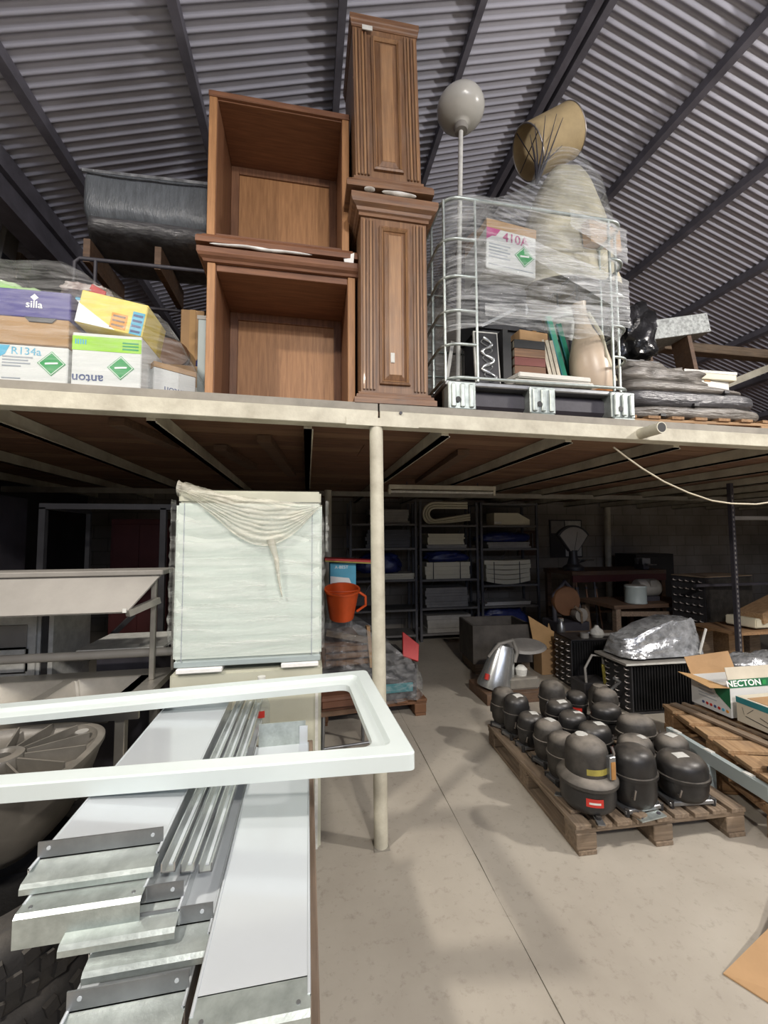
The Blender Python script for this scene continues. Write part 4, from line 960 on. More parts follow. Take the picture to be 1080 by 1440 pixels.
for k in range(2): d_ = M().box(-.33+.39*k, .045+.39*k, -.012, 0, .06, 1.9).build('door', 'steel_dark', t, bevel=.003); M().box(.0+.06*k, .02+.06*k, -.02, -.012, .9, 1.05).build('handle', 'galv_dark', d_)

# ---------------------------------------------------------------- goods between cooler and post
t = pallet('reddish pallet under the film-wrapped goods behind the post', (.55, 4.05, 0), .05, 1.0, .80, 6, ('book_brown', 'book_brown'), group=None)
t = thing('wrapped_goods', 'dark goods in clear crinkled film on a pallet behind the post', 'goods', (.55, 4.05, .147), .05)
M().box(-.46, .42, -.36, .36, .0, .30).build('crate', 'charcoal', t, bevel=.01); M().box(-.02, .38, -.37, .3, .06, .14).build('green_box', 'ink_teal', t, bevel=.005)
M().box(-.44, -.06, -.30, .3, .30, .52).build('dark_box', 'book_brown', t, bevel=.01); M().bar((-.40, -.33, .62), (.12, -.33, .50), .05, .05).build('pole', 'pallet_x', t)
M().bar((.0, -.34, .30), (-.03, -.34, .66), .06, .03).build('upright_board', 'cardb', t)
for k in range(3): M().box(-.40, .0, -.34, -.31, .33+k*.06, .37+k*.06).build('slat', 'walnut', t)
def gw(u, v):
    a = u*2*PI+PI/4; c_, s_ = math.cos(a), math.sin(a); e = .3; hx = .50-.12*max(0, v-.6); hy = .42-.1*max(0, v-.6)
    x = math.copysign(abs(c_)**e, c_)*hx; y_ = math.copysign(abs(s_)**e, s_)*hy; top = .72-.42*max(0, (x+.1)/.5)
    z = v*top; q = .02*nz(x*6, y_*6, z*12)+.012*nz(x*18, y_*18, z*26)
    return (x+q, y_+q, z+q)
M().grid(gw, 70, 24, True).build('film', 'film_goods', t, smooth=60)
m = M().add([(.86, 3.72, .52), (1.0, 3.70, .47), (1.03, 3.78, .60), (.88, 3.80, .72), (.86, 3.76, .50), (1.0, 3.74, .45), (1.03, 3.82, .58), (.88, 3.84, .70)], [(0, 1, 2, 3), (7, 6, 5, 4), (0, 4, 5, 1), (1, 5, 6, 2), (2, 6, 7, 3), (3, 7, 4, 0)])
tag(m.build('red_flap', 'red_cloth', bevel=.004), 'bright red plastic flap standing out of the wrapped goods', 'panel')
t = thing('orange_bucket', 'orange plastic bucket with a looped handle, tilted on the wrapped goods', 'bucket', (.30, 3.66, .90), 0, None, (.25, .0, 0))
M().lathe([(0, 0), (.105, 0), (.145, .25), (.155, .25), (.155, .265), (.138, .265), (.098, .012), (0, .012)], 28).build('pail', 'orange', t, smooth=40)
M().tube([(.15*math.cos(a), .15*math.sin(a)*.3-.10*math.sin(a), .255+.0*a-.13*math.sin(a)*0) for a in [PI*k/12 for k in range(13)]], .006, 6).build('handle', 'orange', t, smooth=60)
M().tube([(.14, -.02, .24), (.20, -.03, .20), (.205, -.03, .12), (.13, -.02, .06)], .012, 8).build('side_grip', 'orange', t, smooth=60)
t = thing('blue_carton', 'blue and white product carton standing above the orange bucket', 'box', (.325, 3.86, 1.02)); M().box(-.115, .125, 0, .2, 0, .34).build('carton_body', 'ink_cyan', t, bevel=.003)
M().prism([(-.113, .06), (.12, .06), (.06, .20), (-.113, .22)], .0015, face_y(0, 0, 0)).build('white_panel', 'ink_white', t); lettering('A-BEST', .04, 'ink_white', t, face_y(-.01, -.001, .30)); M().box(-.1, .1, 0, .2, -.15, 0).build('filler', 'charcoal', t)
M().box(-.1, .0, -.0022, -.0010, .10, .107).build('print_line', 'ink_grey', t); M().box(-.1, .02, -.0022, -.0010, .13, .137).build('print_line', 'ink_grey', t)
t = thing('flat_tray', 'flat red and green edged tray laid on the blue carton', 'tray', (.36, 3.92, 1.365), 0, None, (0, .06, 0)); M().box(-.2, .30, -.12, .2, 0, .012).build('green_tray', 'yellow', t); M().box(-.2, .30, -.12, .2, .0125, .03).build('red_tray', 'red_cloth', t)
t = thing('padded_stool', 'low stool with a brown padded seat behind the cooler', 'stool', (.32, 3.12, 0), .1)
M().box(-.26, .17, -.18, .22, .40, .50).build('seat', 'brown_cush', t, bevel=.03, seg=3); M().box(-.25, .16, -.17, .21, .37, .40).build('seat_frame', 'wood_dark', t)
for x in (-.23, .14):
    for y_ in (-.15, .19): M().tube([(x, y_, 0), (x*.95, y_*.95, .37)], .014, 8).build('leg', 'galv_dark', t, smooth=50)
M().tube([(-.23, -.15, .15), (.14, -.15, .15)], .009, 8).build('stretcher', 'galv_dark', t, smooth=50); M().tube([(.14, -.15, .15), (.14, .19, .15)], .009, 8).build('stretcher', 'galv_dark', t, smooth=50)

# ---------------------------------------------------------------- shelving along the back wall
def rack(label, x0, x1, levels, Y0=6.15, D=.5, H=2.14):
    t = thing('steel_shelving', label, 'shelving', ((x0+x1)/2, Y0, 0), 0, 'steel shelving along the back wall')
    w_ = (x1-x0)/2
    for x in (-w_, w_-.035):
        for y_ in (0, D-.035): M().box(x, x+.035, y_, y_+.035, 0, H).build('upright', 'shelf_up', t)
    for z in levels: M().box(-w_+.002, w_-.002, .002, D-.002, z-.03, z).build('shelf', 'shelf_bd', t)
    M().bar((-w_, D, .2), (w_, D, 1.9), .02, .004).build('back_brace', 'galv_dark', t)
    return t
LB = (1.78, 1.415, .94, .505, .12); LC = (2.13, 1.775, 1.405, .83, .50, .10)
rack('left bay of steel shelving, half hidden by the loft post', .62, 1.66, (1.80, 1.43, .95, .50, .12))
rack('middle bay of steel shelving with curved white gasket on top', 1.70, 2.66, LB)
rack('right bay of steel shelving holding tied pale panels', 2.70, 3.70, LC)
def stack(label, x, z, w_, h_, n, mat, y_=6.2, d_=.4, cat='stack', seed=0, bow=0.):
    t = thing('panel_stack', label, cat, (x, y_, z+.001), 0, 'panel stacks on the shelving'); rr = random.Random(seed+z*10)
    hh = h_/n
    for k in range(n):
        dx, wk = rr.uniform(-.015, .015), w_*rr.uniform(.93, 1.0)
        if bow:
            P = [(-wk/2+wk*i/10, -bow*math.sin(PI*i/10)*(1-k/n)) for i in range(11)]
            m = M().add([(px+dx, yy, pz+k*hh+bow+(hh-.002)*q) for q in (0, 1) for yy in (0, d_) for px, pz in P],
                        [(i, i+1, 12+i, 11+i) for i in range(10)]+[(22+i, 33+i, 34+i, 23+i) for i in range(10)]+[(i, 22+i, 23+i, i+1) for i in range(10)]+[(11+i, 12+i, 34+i, 33+i) for i in range(10)]+[(0, 11, 33, 22), (10, 32, 43, 21)])
        else: m = M().box(-wk/2+dx, wk/2+dx, rr.uniform(0, .02), d_, k*hh, (k+1)*hh-.002)
        m.build('panel', mat, t)
    return t
stack('low stack of white panels under the curved gasket', 2.15, LB[1]+.06, .62, .17, 6, 'cream_box', seed=1)
stack('thin dark panels beneath the white stack on the middle shelving', 2.17, LB[1], .66, .055, 2, 'grey', seed=2)
stack('tied pale panels below the blue bag on the middle shelving', 2.17, LB[2], .76, .26, 4, 'cream_box', seed=3)
stack('grey panel stack on the lower middle shelf', 2.15, LB[3], .70, .30, 7, 'grey', seed=4)
stack('grey panels on the bottom middle shelf', 2.17, LB[4], .72, .26, 4, 'grey', seed=5)
stack('bowed stack of tied cream panels on the right shelving', 3.18, LC[3], .80, .34, 5, 'cream_box', seed=6, bow=.05)
stack('grey-green panels below the blue roll on the right shelving', 3.22, LC[2], .76, .10, 3, 'grey', seed=7)
stack('pale tray panels on the low right shelf', 3.18, LC[4], .80, .055, 2, 'slab', seed=8)
stack('grey panels at the top of the left shelving bay', 1.25, 1.80, .62, .22, 5, 'grey', seed=9)
stack('cream panels on the left shelving bay', 1.32, .95-.001, .62, .09, 3, 'cream_box', seed=10); stack('dark panels on the middle left shelf', 1.22, 1.43, .7, .28, 5, 'charcoal', seed=11)
for k, (x_, z_, h_) in enumerate(((2.17, LB[2], .26), (3.18, LC[3]+.03, .36))):
    st = [o for o in bpy.data.objects if o.name.startswith('panel_stack') and abs(o.location.x-x_) < .01 and abs(o.location.z-z_) < .06][0]
    for dx in (-.24, .2): M().box(dx-.006, dx+.006, -.004, .0, .0, h_).build('tie_string', 'charcoal', st)
t = thing('curved_gasket', 'white U-shaped foam gasket strip on the top middle shelf', 'gasket', (2.22, 6.17, LB[0]+.002))
for k in range(3):
    r = .10+.04*k
    P = [(.32, .12, .178+r)]+[(-.22+0*k+r*-math.sin(PI*j/12)*1.1, .12, .178+r*math.cos(PI*j/12)) for j in range(13)]+[(.36, .12, .178-r+.09)]
    M().tube([(x, y_, max(.022, z)) for x, y_, z in P], .019, 8).build('strip', 'cream_box', t, smooth=60)
t = thing('cream_carton', 'cream sloped carton on the top right shelf', 'box', (3.18, 6.2, LC[1]+.001)); M().add([(-.22, 0, 0), (.40, 0, 0), (.40, .3, 0), (-.22, .3, 0), (-.22, 0, .20), (.20, 0, .20), (.40, 0, .09), (-.22, .3, .2), (.20, .3, .2), (.40, .3, .09)], [(0, 3, 2, 1), (0, 1, 6, 5, 4), (3, 7, 8, 9, 2), (0, 4, 7, 3), (4, 5, 8, 7), (5, 6, 9, 8), (1, 2, 9, 6)]).build('carton_body', 'cream_box', t); M().box(-.221, -.1, -.002, 0, .02, .06).build('side_label', 'slab', t)
lump('blue_bag', 'shiny dark blue plastic bag on the tied pale panels', 'bag', 'blue_bag', (2.16, 6.36, LB[2]+.262), (.36, .16, .10), 2.7, .25)
lump('blue_roll', 'long dark blue wrapped roll on the right shelving', 'roll', 'blue_bag', (3.15, 6.36, LC[2]+.103), (.45, .16, .09), 7.7, .2)
lump('blue_sack', 'dark blue sack on the lower right shelf', 'bag', 'blue_bag', (3.15, 6.4, LC[5]+.001), (.40, .18, .20), 1.7, .25)
lump('blue_sack', 'dark blue sack on the left shelving bay above cream panels', 'bag', 'blue_bag', (1.10, 6.4, 1.042), (.34, .16, .17), 4.7, .25)
# ================================================================ workshop corner at the back right
t = thing('workbench', 'dark wooden workbench against the back wall carrying a dial scale', 'workbench', (4.45, 5.75, 0))
M().box(-.65, .95, -.3, .45, 1.02, 1.08).build('top', 'wood_dark', t, bevel=.004)
for x in (-.6, .9):
    for y_ in (-.25, .4): M().box(x-.035, x+.035, y_-.035, y_+.035, 0, 1.02).build('leg', 'wood_dark', t)
M().box(-.62, .92, -.2, .4, .45, .48).build('lower_shelf', 'wood_dark', t); M().box(-.64, .94, -.3, -.27, .92, 1.02).build('apron', 'maroon', t)
t = thing('dial_scale', 'old shop scale with a fan-shaped pale dial on the workbench', 'scale', (4.0, 5.70, 1.081))
fan = [(0, .06)]+[(.30*math.sin(a)*.95, .30+.30*math.cos(a)*.95) for a in [(-.95+1.9*k/14) for k in range(15)]]
fan = [(.07, .10)]+[(.27*math.sin(.95-1.9*k/14)/math.sin(.95), .36+.34*(math.cos(.95-1.9*k/14)-.58)) for k in range(15)]+[(-.07, .10)]
M().prism(fan, .07, Matrix.Translation((0, .04, .18))@Euler((PI/2, 0, 0)).to_matrix().to_4x4()).build('dial_housing', 'charcoal', t, bevel=.008)
M().prism([(x*.86, .10+(z-.10)*.9) for x, z in fan], .006, Matrix.Translation((0, -.03, .19))@Euler((PI/2, 0, 0)).to_matrix().to_4x4()).build('dial_face', 'stain_warm', t)
M().bar((0, -.038, .30), (.06, -.038, .58), .008, .003).build('pointer', 'book_black', t)
M().lathe([(0, 0), (.15, 0), (.15, .05), (.09, .09), (.06, .20), (.06, .30), (0, .30)], 20).build('pedestal', 'charcoal', t, smooth=40)
M().lathe([(0, .0), (.12, .0), (.14, .02), (0, .02)], 22, (.22, .02, .14)).build('pan', 'alu', t, smooth=40); M().tube([(.05, 0, .1), (.22, .02, .14)], .012, 6).build('pan_arm', 'charcoal', t)
t = thing('wall_mirror', 'small bright mirror on the back wall behind the scale', 'mirror', (4.76, 6.97, 1.2)); M().box(-.33, .33, 0, .02, 0, .70).build('backing', 'charcoal', t); M().box(-.02, .31, -.004, 0, .02, .68).build('glass', 'label_w', t)  # bright calendar as a plain white sheet, nothing reflective
M().box(-.31, -.04, -.004, 0, .45, .68).build('picture', 'grey', t)
t = thing('wall_hook_board', 'small dark tool board on the back wall left of the scale', 'board', (3.98, 6.95, 1.25)); M().box(-.2, .2, 0, .02, 0, .45).build('panel', 'wood_dark', t); 
for k in range(5): M().tube([(-.15+k*.075, -.01, .40), (-.15+k*.075, -.012, .12+.05*(k % 3))], .01, 6).build('tool', 'galv_dark', t)
t = thing('band_saw', 'old dark machine with a round guard in front of the workbench', 'machine', (3.45, 5.12, 0))
M().box(-.2, .25, -.15, .25, 0, .46).build('stand', 'steel_dark', t, bevel=.01); M().lathe([(0, -.05), (.19, -.05), (.20, -.03), (.20, .03), (.19, .05), (0, .05)], 26, (0, 0, .72), rot=(PI/2, 0, 0)).build('wheel_guard', 'book_brown', t, smooth=40)
M().tube([(-.16, 0, .46), (-.17, 0, .8), (0, 0, .98), (.17, 0, .8)], .03, 8).build('yoke', 'steel_dark', t, smooth=50); M().lathe([(0, -.06), (.07, -.06), (.09, -.02), (.09, .08), (0, .08)], 18, (.1, -.12, .56), rot=(PI/2, 0, 0)).build('motor', 'stain_warm', t, smooth=40)
M().tube([(.1, -.2, .46), (.08, -.22, .60), (.0, -.2, .68)], .016, 6).build('arm', 'pallet_x', t, smooth=50)
for k in range(7):
    x, y_ = 3.62+.1*k, 5.35; t = thing('iron_bar', ('first', 'second', 'third', 'fourth', 'fifth', 'sixth', 'rightmost')[k]+(' rusty' if k % 2 == 0 else ' black')+' iron bar from the left leaning on the workbench', 'bar', (x, y_, 0), 0, 'iron bars leaning on the workbench', (-.12, .05*(k % 3-1), 0)); M().tube([(0, 0, .003), (0, 0, .85+.04*(k % 3))], .014, 6).build('shaft', ('book_brown', 'steel_dark')[k % 2], t); M().lathe([(0, 0), (.022, 0), (.022, .03), (0, .03)], 8, (0, 0, .83)).build('end_cap', 'steel_dark', t)
t = thing('timber_board', 'broad wooden board resting on low blocks before the workbench', 'board', (3.42, 4.62, 0), -.12); M().box(-.42, .55, -.28, .28, .33, .37).build('board_top', 'wood_edge', t, bevel=.004)
for x in (-.3, .4): M().box(x-.06, x+.06, -.2, .2, 0, .33).build('block', 'wood_dark', t)
t = thing('glass_jar', 'small clear-topped jar on the wooden board', 'jar', (3.10, 4.70, .373)); M().lathe([(0, 0), (.045, 0), (.05, .02), (.05, .12), (.03, .15), (.03, .18), (0, .18)], 16).build('jar_body', 'galv_dark', t, smooth=40); M().lathe([(0, .18), (.035, .18), (.035, .21), (0, .21)], 16).build('cap', 'alu', t, smooth=40)
# bench grinder table on the far right
t = thing('side_table', 'rough low timber table with machine parts at the back right', 'table', (4.55, 5.04, 0)); M().box(-.7, .6, -.35, .35, .66, .71).build('top', 'wood_dark', t, bevel=.004)
for x in (-.63, .53):
    for y_ in (-.3, .3): M().box(x-.035, x+.035, y_-.035, y_+.035, 0, .66).build('leg', 'wood_edge', t)
M().bar((-.6, -.33, .60), (.5, -.33, .56), .03, .06).build('rail', 'wood_edge', t)
t = thing('electric_motor', 'round-bodied grey motor on the low timber table', 'motor', (4.62, 5.0, .711)); M().lathe([(0, -.16), (.10, -.16), (.12, -.13), (.12, .13), (.10, .16), (0, .16)], 22, (0, 0, .17), rot=(0, PI/2, 0)).build('casing', 'grey', t, smooth=40); M().box(-.12, .12, -.09, .09, 0, .06).build('base', 'steel_dark', t); M().box(-.05, .05, -.13, -.06, .2, .28).build('terminal_box', 'stain_warm', t)
t = thing('metal_drum', 'dented grey-green metal drum beside the motor', 'drum', (4.28, 4.82, .711)); M().lathe([(0, 0), (.13, 0), (.135, .01), (.13, .02), (.13, .2), (.135, .21), (.13, .23), (0, .23)], 22).build('shell', 'greyblue', t, smooth=30); M().lathe([(0, .23), (.12, .23), (.12, .235), (0, .235)], 22).build('lid', 'grey', t, smooth=30)
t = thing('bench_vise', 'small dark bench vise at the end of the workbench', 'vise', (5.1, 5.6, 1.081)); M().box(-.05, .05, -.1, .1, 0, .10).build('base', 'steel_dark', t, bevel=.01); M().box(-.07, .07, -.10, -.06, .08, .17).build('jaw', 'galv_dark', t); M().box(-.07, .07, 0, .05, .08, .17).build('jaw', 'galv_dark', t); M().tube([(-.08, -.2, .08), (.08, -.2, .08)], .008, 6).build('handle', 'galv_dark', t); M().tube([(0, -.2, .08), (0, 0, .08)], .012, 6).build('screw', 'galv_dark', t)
t = thing('black_cabinet', 'plain black steel cabinet against the back wall right of the workbench', 'cabinet', (5.95, 6.2, 0)); M().box(-.40, .35, 0, .5, 0, 1.28).build('body', 'book_black', t, bevel=.004); d_ = M().box(-.38, .33, -.012, 0, .06, 1.24).build('door', 'book_black', t, bevel=.003); M().box(.27, .29, -.025, -.012, .6, .75).build('handle', 'grey', d_)
# black condensers -------------------------------------------------
def condenser(label, loc, W, D, H, rz=0., rows=6, cols=5, side=-1, body='black_fin', loops=True):
    t = thing('condenser_coil', label, 'condenser', loc, rz, 'black finned condenser coils')
    M().box(-W/2+.03, W/2-.03, .02, D-.02, .02, H-.02).build('fin_pack', body, t)
    nf = int(W/.03)
    for k in range(nf): x = -W/2+.04+k*(W-.08)/(nf-1); M().box(x-.004, x+.004, .006, .02, .03, H-.03).build('fin', body, t)
    for x in (-W/2, W/2-.012): M().box(x, x+.012, 0, D, 0, H).build('end_plate', 'charcoal', t)
    M().box(-W/2, W/2, 0, D, H-.012, H).build('top_plate', 'charcoal', t); M().box(-W/2, W/2, 0, D, 0, .012).build('base_plate', 'charcoal', t)
    for r in range(rows):
        for c_ in range(cols):
            z = .05+(H-.10)*r/(rows-1); y_ = .05+(D-.10)*c_/(cols-1); x = -W/2
            M().tube([(x, y_-.016, z-.01), (x-.022, y_-.012, z-.006), (x-.03, y_, z), (x-.022, y_+.012, z+.006), (x, y_+.016, z+.01)], .0065, 6).build('return_bend', 'copper', t, smooth=60)
    return t
condenser('black condenser coil with two small parts on top, at the back of the pallet', (3.00, 3.98, 0), .50, .34, .50, -.10, 7, 3)
condenser('black condenser coil under the silvery wrapped parcel', (3.18, 3.30, 0), .62, .36, .44, -.05, 7, 3)
condenser('large dusty black condenser coil standing on a plank stand', (5.06, 4.22, .52), .80, .42, .57, .10, 6, 5)
t_ = bpy.data.objects['condenser_coil.002']; M().box(-.385, .39, -.004, .005, .015, .555).build('shroud_plate', 'black_dusty', t_); M().box(-.40, .40, -.006, .42, .571, .582).build('top_batten', 'pallet_x', t_)
t = thing('plank_stand', 'plank and wood block stand below the large condenser coil', 'stand', (5.03, 4.36, 0), .1); M().box(-.55, .50, -.22, .28, .485, .518).build('plank', 'pallet_newy', t)
for x in (-.42, .36): M().box(x-.10, x+.08, -.18, .2, 0, .485).build('block', 'pallet_x', t, bevel=.004)
M().box(-.12, .12, -.20, .2, .0, .44).build('pale_board', 'pallet_new', t)
t = thing('valve_part', 'small grey valve on the condenser top', 'valve', (2.96, 4.07, .501)); M().lathe([(0, 0), (.045, 0), (.045, .05), (0, .05)], 12).build('body', 'grey', t, smooth=40); M().tube([(0, 0, .03), (.06, .0, .05)], .014, 8).build('outlet', 'galv_dark', t, smooth=40)
t = thing('pump_part', 'pale rounded pump head on the condenser top', 'pump', (3.12, 4.08, .501)); M().lathe([(0, 0), (.06, 0), (.075, .03), (.06, .075), (.03, .095), (.018, .12), (0, .125)], 18).build('head', 'label_w', t, smooth=40); M().tube([(.05, -.02, .02), (.16, -.04, .025)], .018, 8).build('nozzle', 'grey', t, smooth=40)
o = M()
def sw(u, v):
    a = u*2*PI; c_, s_ = math.cos(a), math.sin(a); e = .4; x = math.copysign(abs(c_)**e, c_)*.43*(1-.10*v); y_ = math.copysign(abs(s_)**e, s_)*.20*(1-.35*v)
    top = .16+.16*max(0, min(1, (x+.30)/.35))*(1 if x < .30 else 1-(x-.30)*1.2); q = .022*nz(x*8, y_*8, v*5)+.010*nz(x*24, y_*24, v*12)
    return (x+q, y_+q, max(0, v*top+q*v))
m = M().grid(sw, 70, 16, True); m.add([sw(i/70, 1) for i in range(70)], [tuple(range(70))])
t = thing('silver_parcel', 'lumpy machine part wrapped in silvery crinkled film on a condenser', 'parcel', (3.27, 3.50, .485), -.05); m.build('wrapping', 'film_silver', t, smooth=35); M().bar((.32, -.19, .02), (.42, -.17, .24), .01, .02).build('film_fold', 'label_w', t)
t = thing('thin_board', 'thin grey board lying between the parcel and the condenser', 'board', (3.25, 3.48, .442), -.05); M().box(-.45, .45, -.22, .22, 0, .02).build('panel', 'stain_warm', t); M().box(-.45, .45, -.223, -.22, .002, .018).build('front_edge', 'label_w', t)
# open dark crate, cardboard and machine parts left of the compressors
t = thing('open_crate', 'open dark wooden crate on the floor near the shelving', 'crate', (2.28, 4.85, 0), -.08)
for (a, b_) in (((-.36, .36, -.28, -.25), 0), ((-.36, .36, .25, .28), 0), ((-.36, -.33, -.25, .25), 0), ((.33, .36, -.25, .25), 0)): M().box(a[0], a[1], a[2], a[3], .12, .56).build('side_board', 'crate', t, bevel=.003)
M().box(-.33, .33, -.25, .25, .12, .15).build('bottom_board', 'wood_dark', t)
for x in (-.28, 0, .28): M().box(x-.05, x+.05, -.26, .26, 0, .12).build('runner', 'pallet_x', t)
t = thing('cardboard_flaps', 'torn brown cardboard flaps sticking up beside the crate', 'cardboard', (2.72, 4.40, 0))
for k, (P) in enumerate(([(-.14, .30), (.10, .22), (.16, .42), (-.16, .62)], [(.08, .22), (.26, .24), (.20, .50), (.15, .42)])): M().prism(P, .006, Matrix.Translation((0, .03*k, .06))@Euler((PI/2-.2, 0, .1+.3*k)).to_matrix().to_4x4()).build('flap', 'cardb_in', t)
M().box(-.05, .22, .04, .22, 0, .29).build('carton_body', 'cardb', t, bevel=.004)
t = thing('meat_slicer', 'grey slicer machine part with a curved silver body beside the crate', 'machine', (1.93, 3.95, 0), .0)
M().lathe([(0, 0), (.19, 0), (.19, .03), (.17, .10), (.12, .36), (.09, .42), (0, .43)], 26, (-.08, -.02, .10), sx=1, sy=.8, rot=(0, .25, 0)).build('silver_body', 'alu', t, smooth=40)
M().lathe([(0, -.015), (.20, -.015), (.235, 0), (.20, .02), (0, .02)], 30, (.32, .10, .45), sy=.6, rot=(.35, .0, 0)).build('oval_tray', 'grey', t, smooth=30)
M().tube([(-.14, -.02, .40), (-.05, -.06, .53), (.10, -.05, .56), (.16, -.03, .44), (.12, -.04, .34)], .02, 8).build('curved_handle', 'stain_warm', t, smooth=60)
M().box(.0, .34, -.15, .15, .10, .22).build('gear_case', 'stainless', t, bevel=.02, seg=2); M().lathe([(0, 0), (.05, 0), (.06, .06), (.03, .09), (0, .09)], 16, (.18, -.06, .22)).build('knob', 'label_w', t, smooth=40)
M().cyl((-.22, -.12, .22), (-.205, -.115, .27), .02, n=10).build('red_badge', 'red', t)
M().box(-.25, .4, -.2, .25, 0, .10).build('base_board', 'wood_dark', t, bevel=.004)
t = thing('tangled_bracket', 'dark bracket with a coiled wire between the condensers', 'bracket', (2.72, 3.72, 0)); M().tube([(0, 0, .003), (-.02, 0, .30), (.06, 0, .42), (.18, 0, .40), (.20, 0, .05)], .012, 8).build('wire_loop', 'grey', t, smooth=60); M().box(-.05, .25, -.03, .2, 0, .16).build('base', 'charcoal', t, bevel=.01); M().bar((.16, -.05, .14), (.14, -.05, .34), .03, .012).build('yellow_tab', 'yellow', t)
t = thing('engine_part', 'grimy engine part beside the condenser under the parcel', 'machine', (2.63, 3.42, 0)); M().lathe([(0, 0), (.09, 0), (.10, .05), (.10, .18), (.06, .24), (0, .25)], 18).build('casting', 'black_dusty', t, smooth=40); M().lathe([(0, -.03), (.07, -.03), (.07, .03), (0, .03)], 16, (.0, -.10, .16), rot=(PI/2, 0, 0)).build('pulley', 'grey', t, smooth=40); M().tube([(.06, -.04, .2), (.12, -.1, .30), (.05, -.12, .34)], .014, 8).build('pipe', 'galv_dark', t, smooth=50)
# shelf upright with perforations and shelf at far right
t = thing('slotted_upright', 'slotted dark steel post with pale shelf arms at the right', 'shelving', (4.42, 3.62, 0)); M().box(-.02, .02, -.02, .02, 0, 2.15).build('post', 'steel_dark', t)
for k in range(34): M().box(-.007, .007, -.0215, -.0195, .35+k*.05, .375+k*.05).build('slot', 'grey', t)
M().box(.02, 1.2, -.015, .03, 1.76, 1.80).build('shelf_arm', 'stain_warm', t); M().box(1.16, 1.2, -.02, .02, 0, 2.15).build('post', 'steel_dark', t); M().box(.0, 1.2, 0, .5, .55, .58).build('shelf', 'pallet_newy', t)
M().box(.02, 1.16, .46, .5, 1.0, 1.03).build('rear_rail', 'steel_dark', t)
tag(M().obox((5.02, 3.85, .64), (.7, .3, .10), (0, .05, .15)).build('cream_slab', 'cream_box', bevel=.01, seg=2), 'cream foam slab on the shelf at the far right', 'slab')
tag(M().obox((5.05, 3.8, .78), (.6, .25, .12), (0, -.25, .15)).build('timber_block', 'pallet_new', bevel=.006), 'rough pale timber block lying on the cream slab', 'timber')
lump('pink_bag', 'pale pinkish plastic bag behind the green cartons', 'bag', 'film_silver', (3.85, 2.95, .30), (.30, .2, .16), 6.6, .35)
t = thing('ladder', 'short step ladder leaning at the far right', 'ladder', (5.85, 4.3, .0), 0, None, (.12, 0, .2)); 
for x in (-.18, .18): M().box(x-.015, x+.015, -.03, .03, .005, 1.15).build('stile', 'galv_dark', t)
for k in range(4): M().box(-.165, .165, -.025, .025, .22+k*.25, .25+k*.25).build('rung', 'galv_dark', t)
# ================================================================ pallet of compressors
PZ = .147
pallet('weathered pallet carrying the compressors', (1.85, 2.50, 0), -.045, .98, 1.15, 9, bw=.085, missing=(), group=None)
def compressor(label, x, y_, r, h_, sx=1., rz=0., body='black_enamel', sticker=None, side=None, seed=0, dome=.45):
    t = thing('compressor', label, 'compressor', (x, y_, PZ+.001), rz, 'hermetic compressors on the pallet'); hs = h_*.58
    M().lathe([(0, .03), (r*.80, .03), (r*.93, .055), (r*.97, .09), (r*.97, hs)], 30, sx=sx, sy=1/sx).build('lower_shell', body, t, smooth=40)
    M().lathe([(r*.97, hs-.012), (r*1.05, hs-.010), (r*1.05, hs+.006), (r*.97, hs+.008)], 30, sx=sx, sy=1/sx, cap=False).build('seam_flange', body, t, smooth=30)
    d0 = h_-hs
    M().lathe([(r*.97, hs), (r*.965, hs+d0*.35), (r*.92, hs+d0*.62), (r*.78, hs+d0*.84), (r*.50, hs+d0*.97), (0, h_)], 30, sx=sx, sy=1/sx).build('upper_shell', body, t, smooth=60)
    # mounting plate with four feet
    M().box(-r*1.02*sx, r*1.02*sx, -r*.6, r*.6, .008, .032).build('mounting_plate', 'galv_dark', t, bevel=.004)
    for a in (-1, 1):
        for b_ in (-1, 1): M().cyl((a*r*.92*sx, b_*r*.52, 0), (a*r*.92*sx, b_*r*.52, .035), .012, n=8).build('rubber_foot', 'rubber', t)
    M().box(-.028, .028, r/sx*.85, r/sx*1.0+.018, hs*.45, hs*.85).build('terminal_cover', 'charcoal', t, bevel=.006)
    M().tube([(r*.9*sx, .0, hs*.75), (r*1.15*sx, .0, hs*.78), (r*1.22*sx, .0, hs*.95), (r*1.2*sx, 0, hs*1.1)], .006, 8).build('suction_pipe', 'copper', t, smooth=60)
    M().tube([(-r*.7*sx, -r*.6, hs*.5), (-r*.8*sx, -r*.85, hs*.55), (-r*.75*sx, -r*.9, hs*.8)], .005, 8).build('process_pipe', 'copper', t, smooth=60)
    if sticker:
        a, b_, w_, l_ = sticker[:4]; ma = sticker[4] if len(sticker) > 4 else 'label_w'
        zc = h_-.004
        def fn(u, v):
            px, py = a+(u-.5)*w_, b_+(v-.5)*l_; q = min(1, ((px/sx)**2+(py*sx)**2)**.5/r)
            pts = [(0, h_), (.50, hs+d0*.97), (.78, hs+d0*.84), (.92, hs+d0*.62), (.965, hs+d0*.35), (1, hs)]
            for (q0, z0), (q1, z1) in zip(pts[:-1], pts[1:]):
                if q <= q1 or q1 == 1: zc = z0+(z1-z0)*min(1, (q-q0)/(q1-q0)); break
            return (px, py, zc+.002)
        M().grid(fn, 6, 6).build('top_label', ma, t, smooth=60)
    if side:
        ang, z0, z1, wd, ma = side
        M().lathe([(r*1.0, z0*h_), (r*1.0, z1*h_)], 6, sx=sx, sy=1/sx, cap=False, a0=ang-wd, a1=ang+wd).build('side_label', ma, t, smooth=60)
    return t
F_ = -PI/2
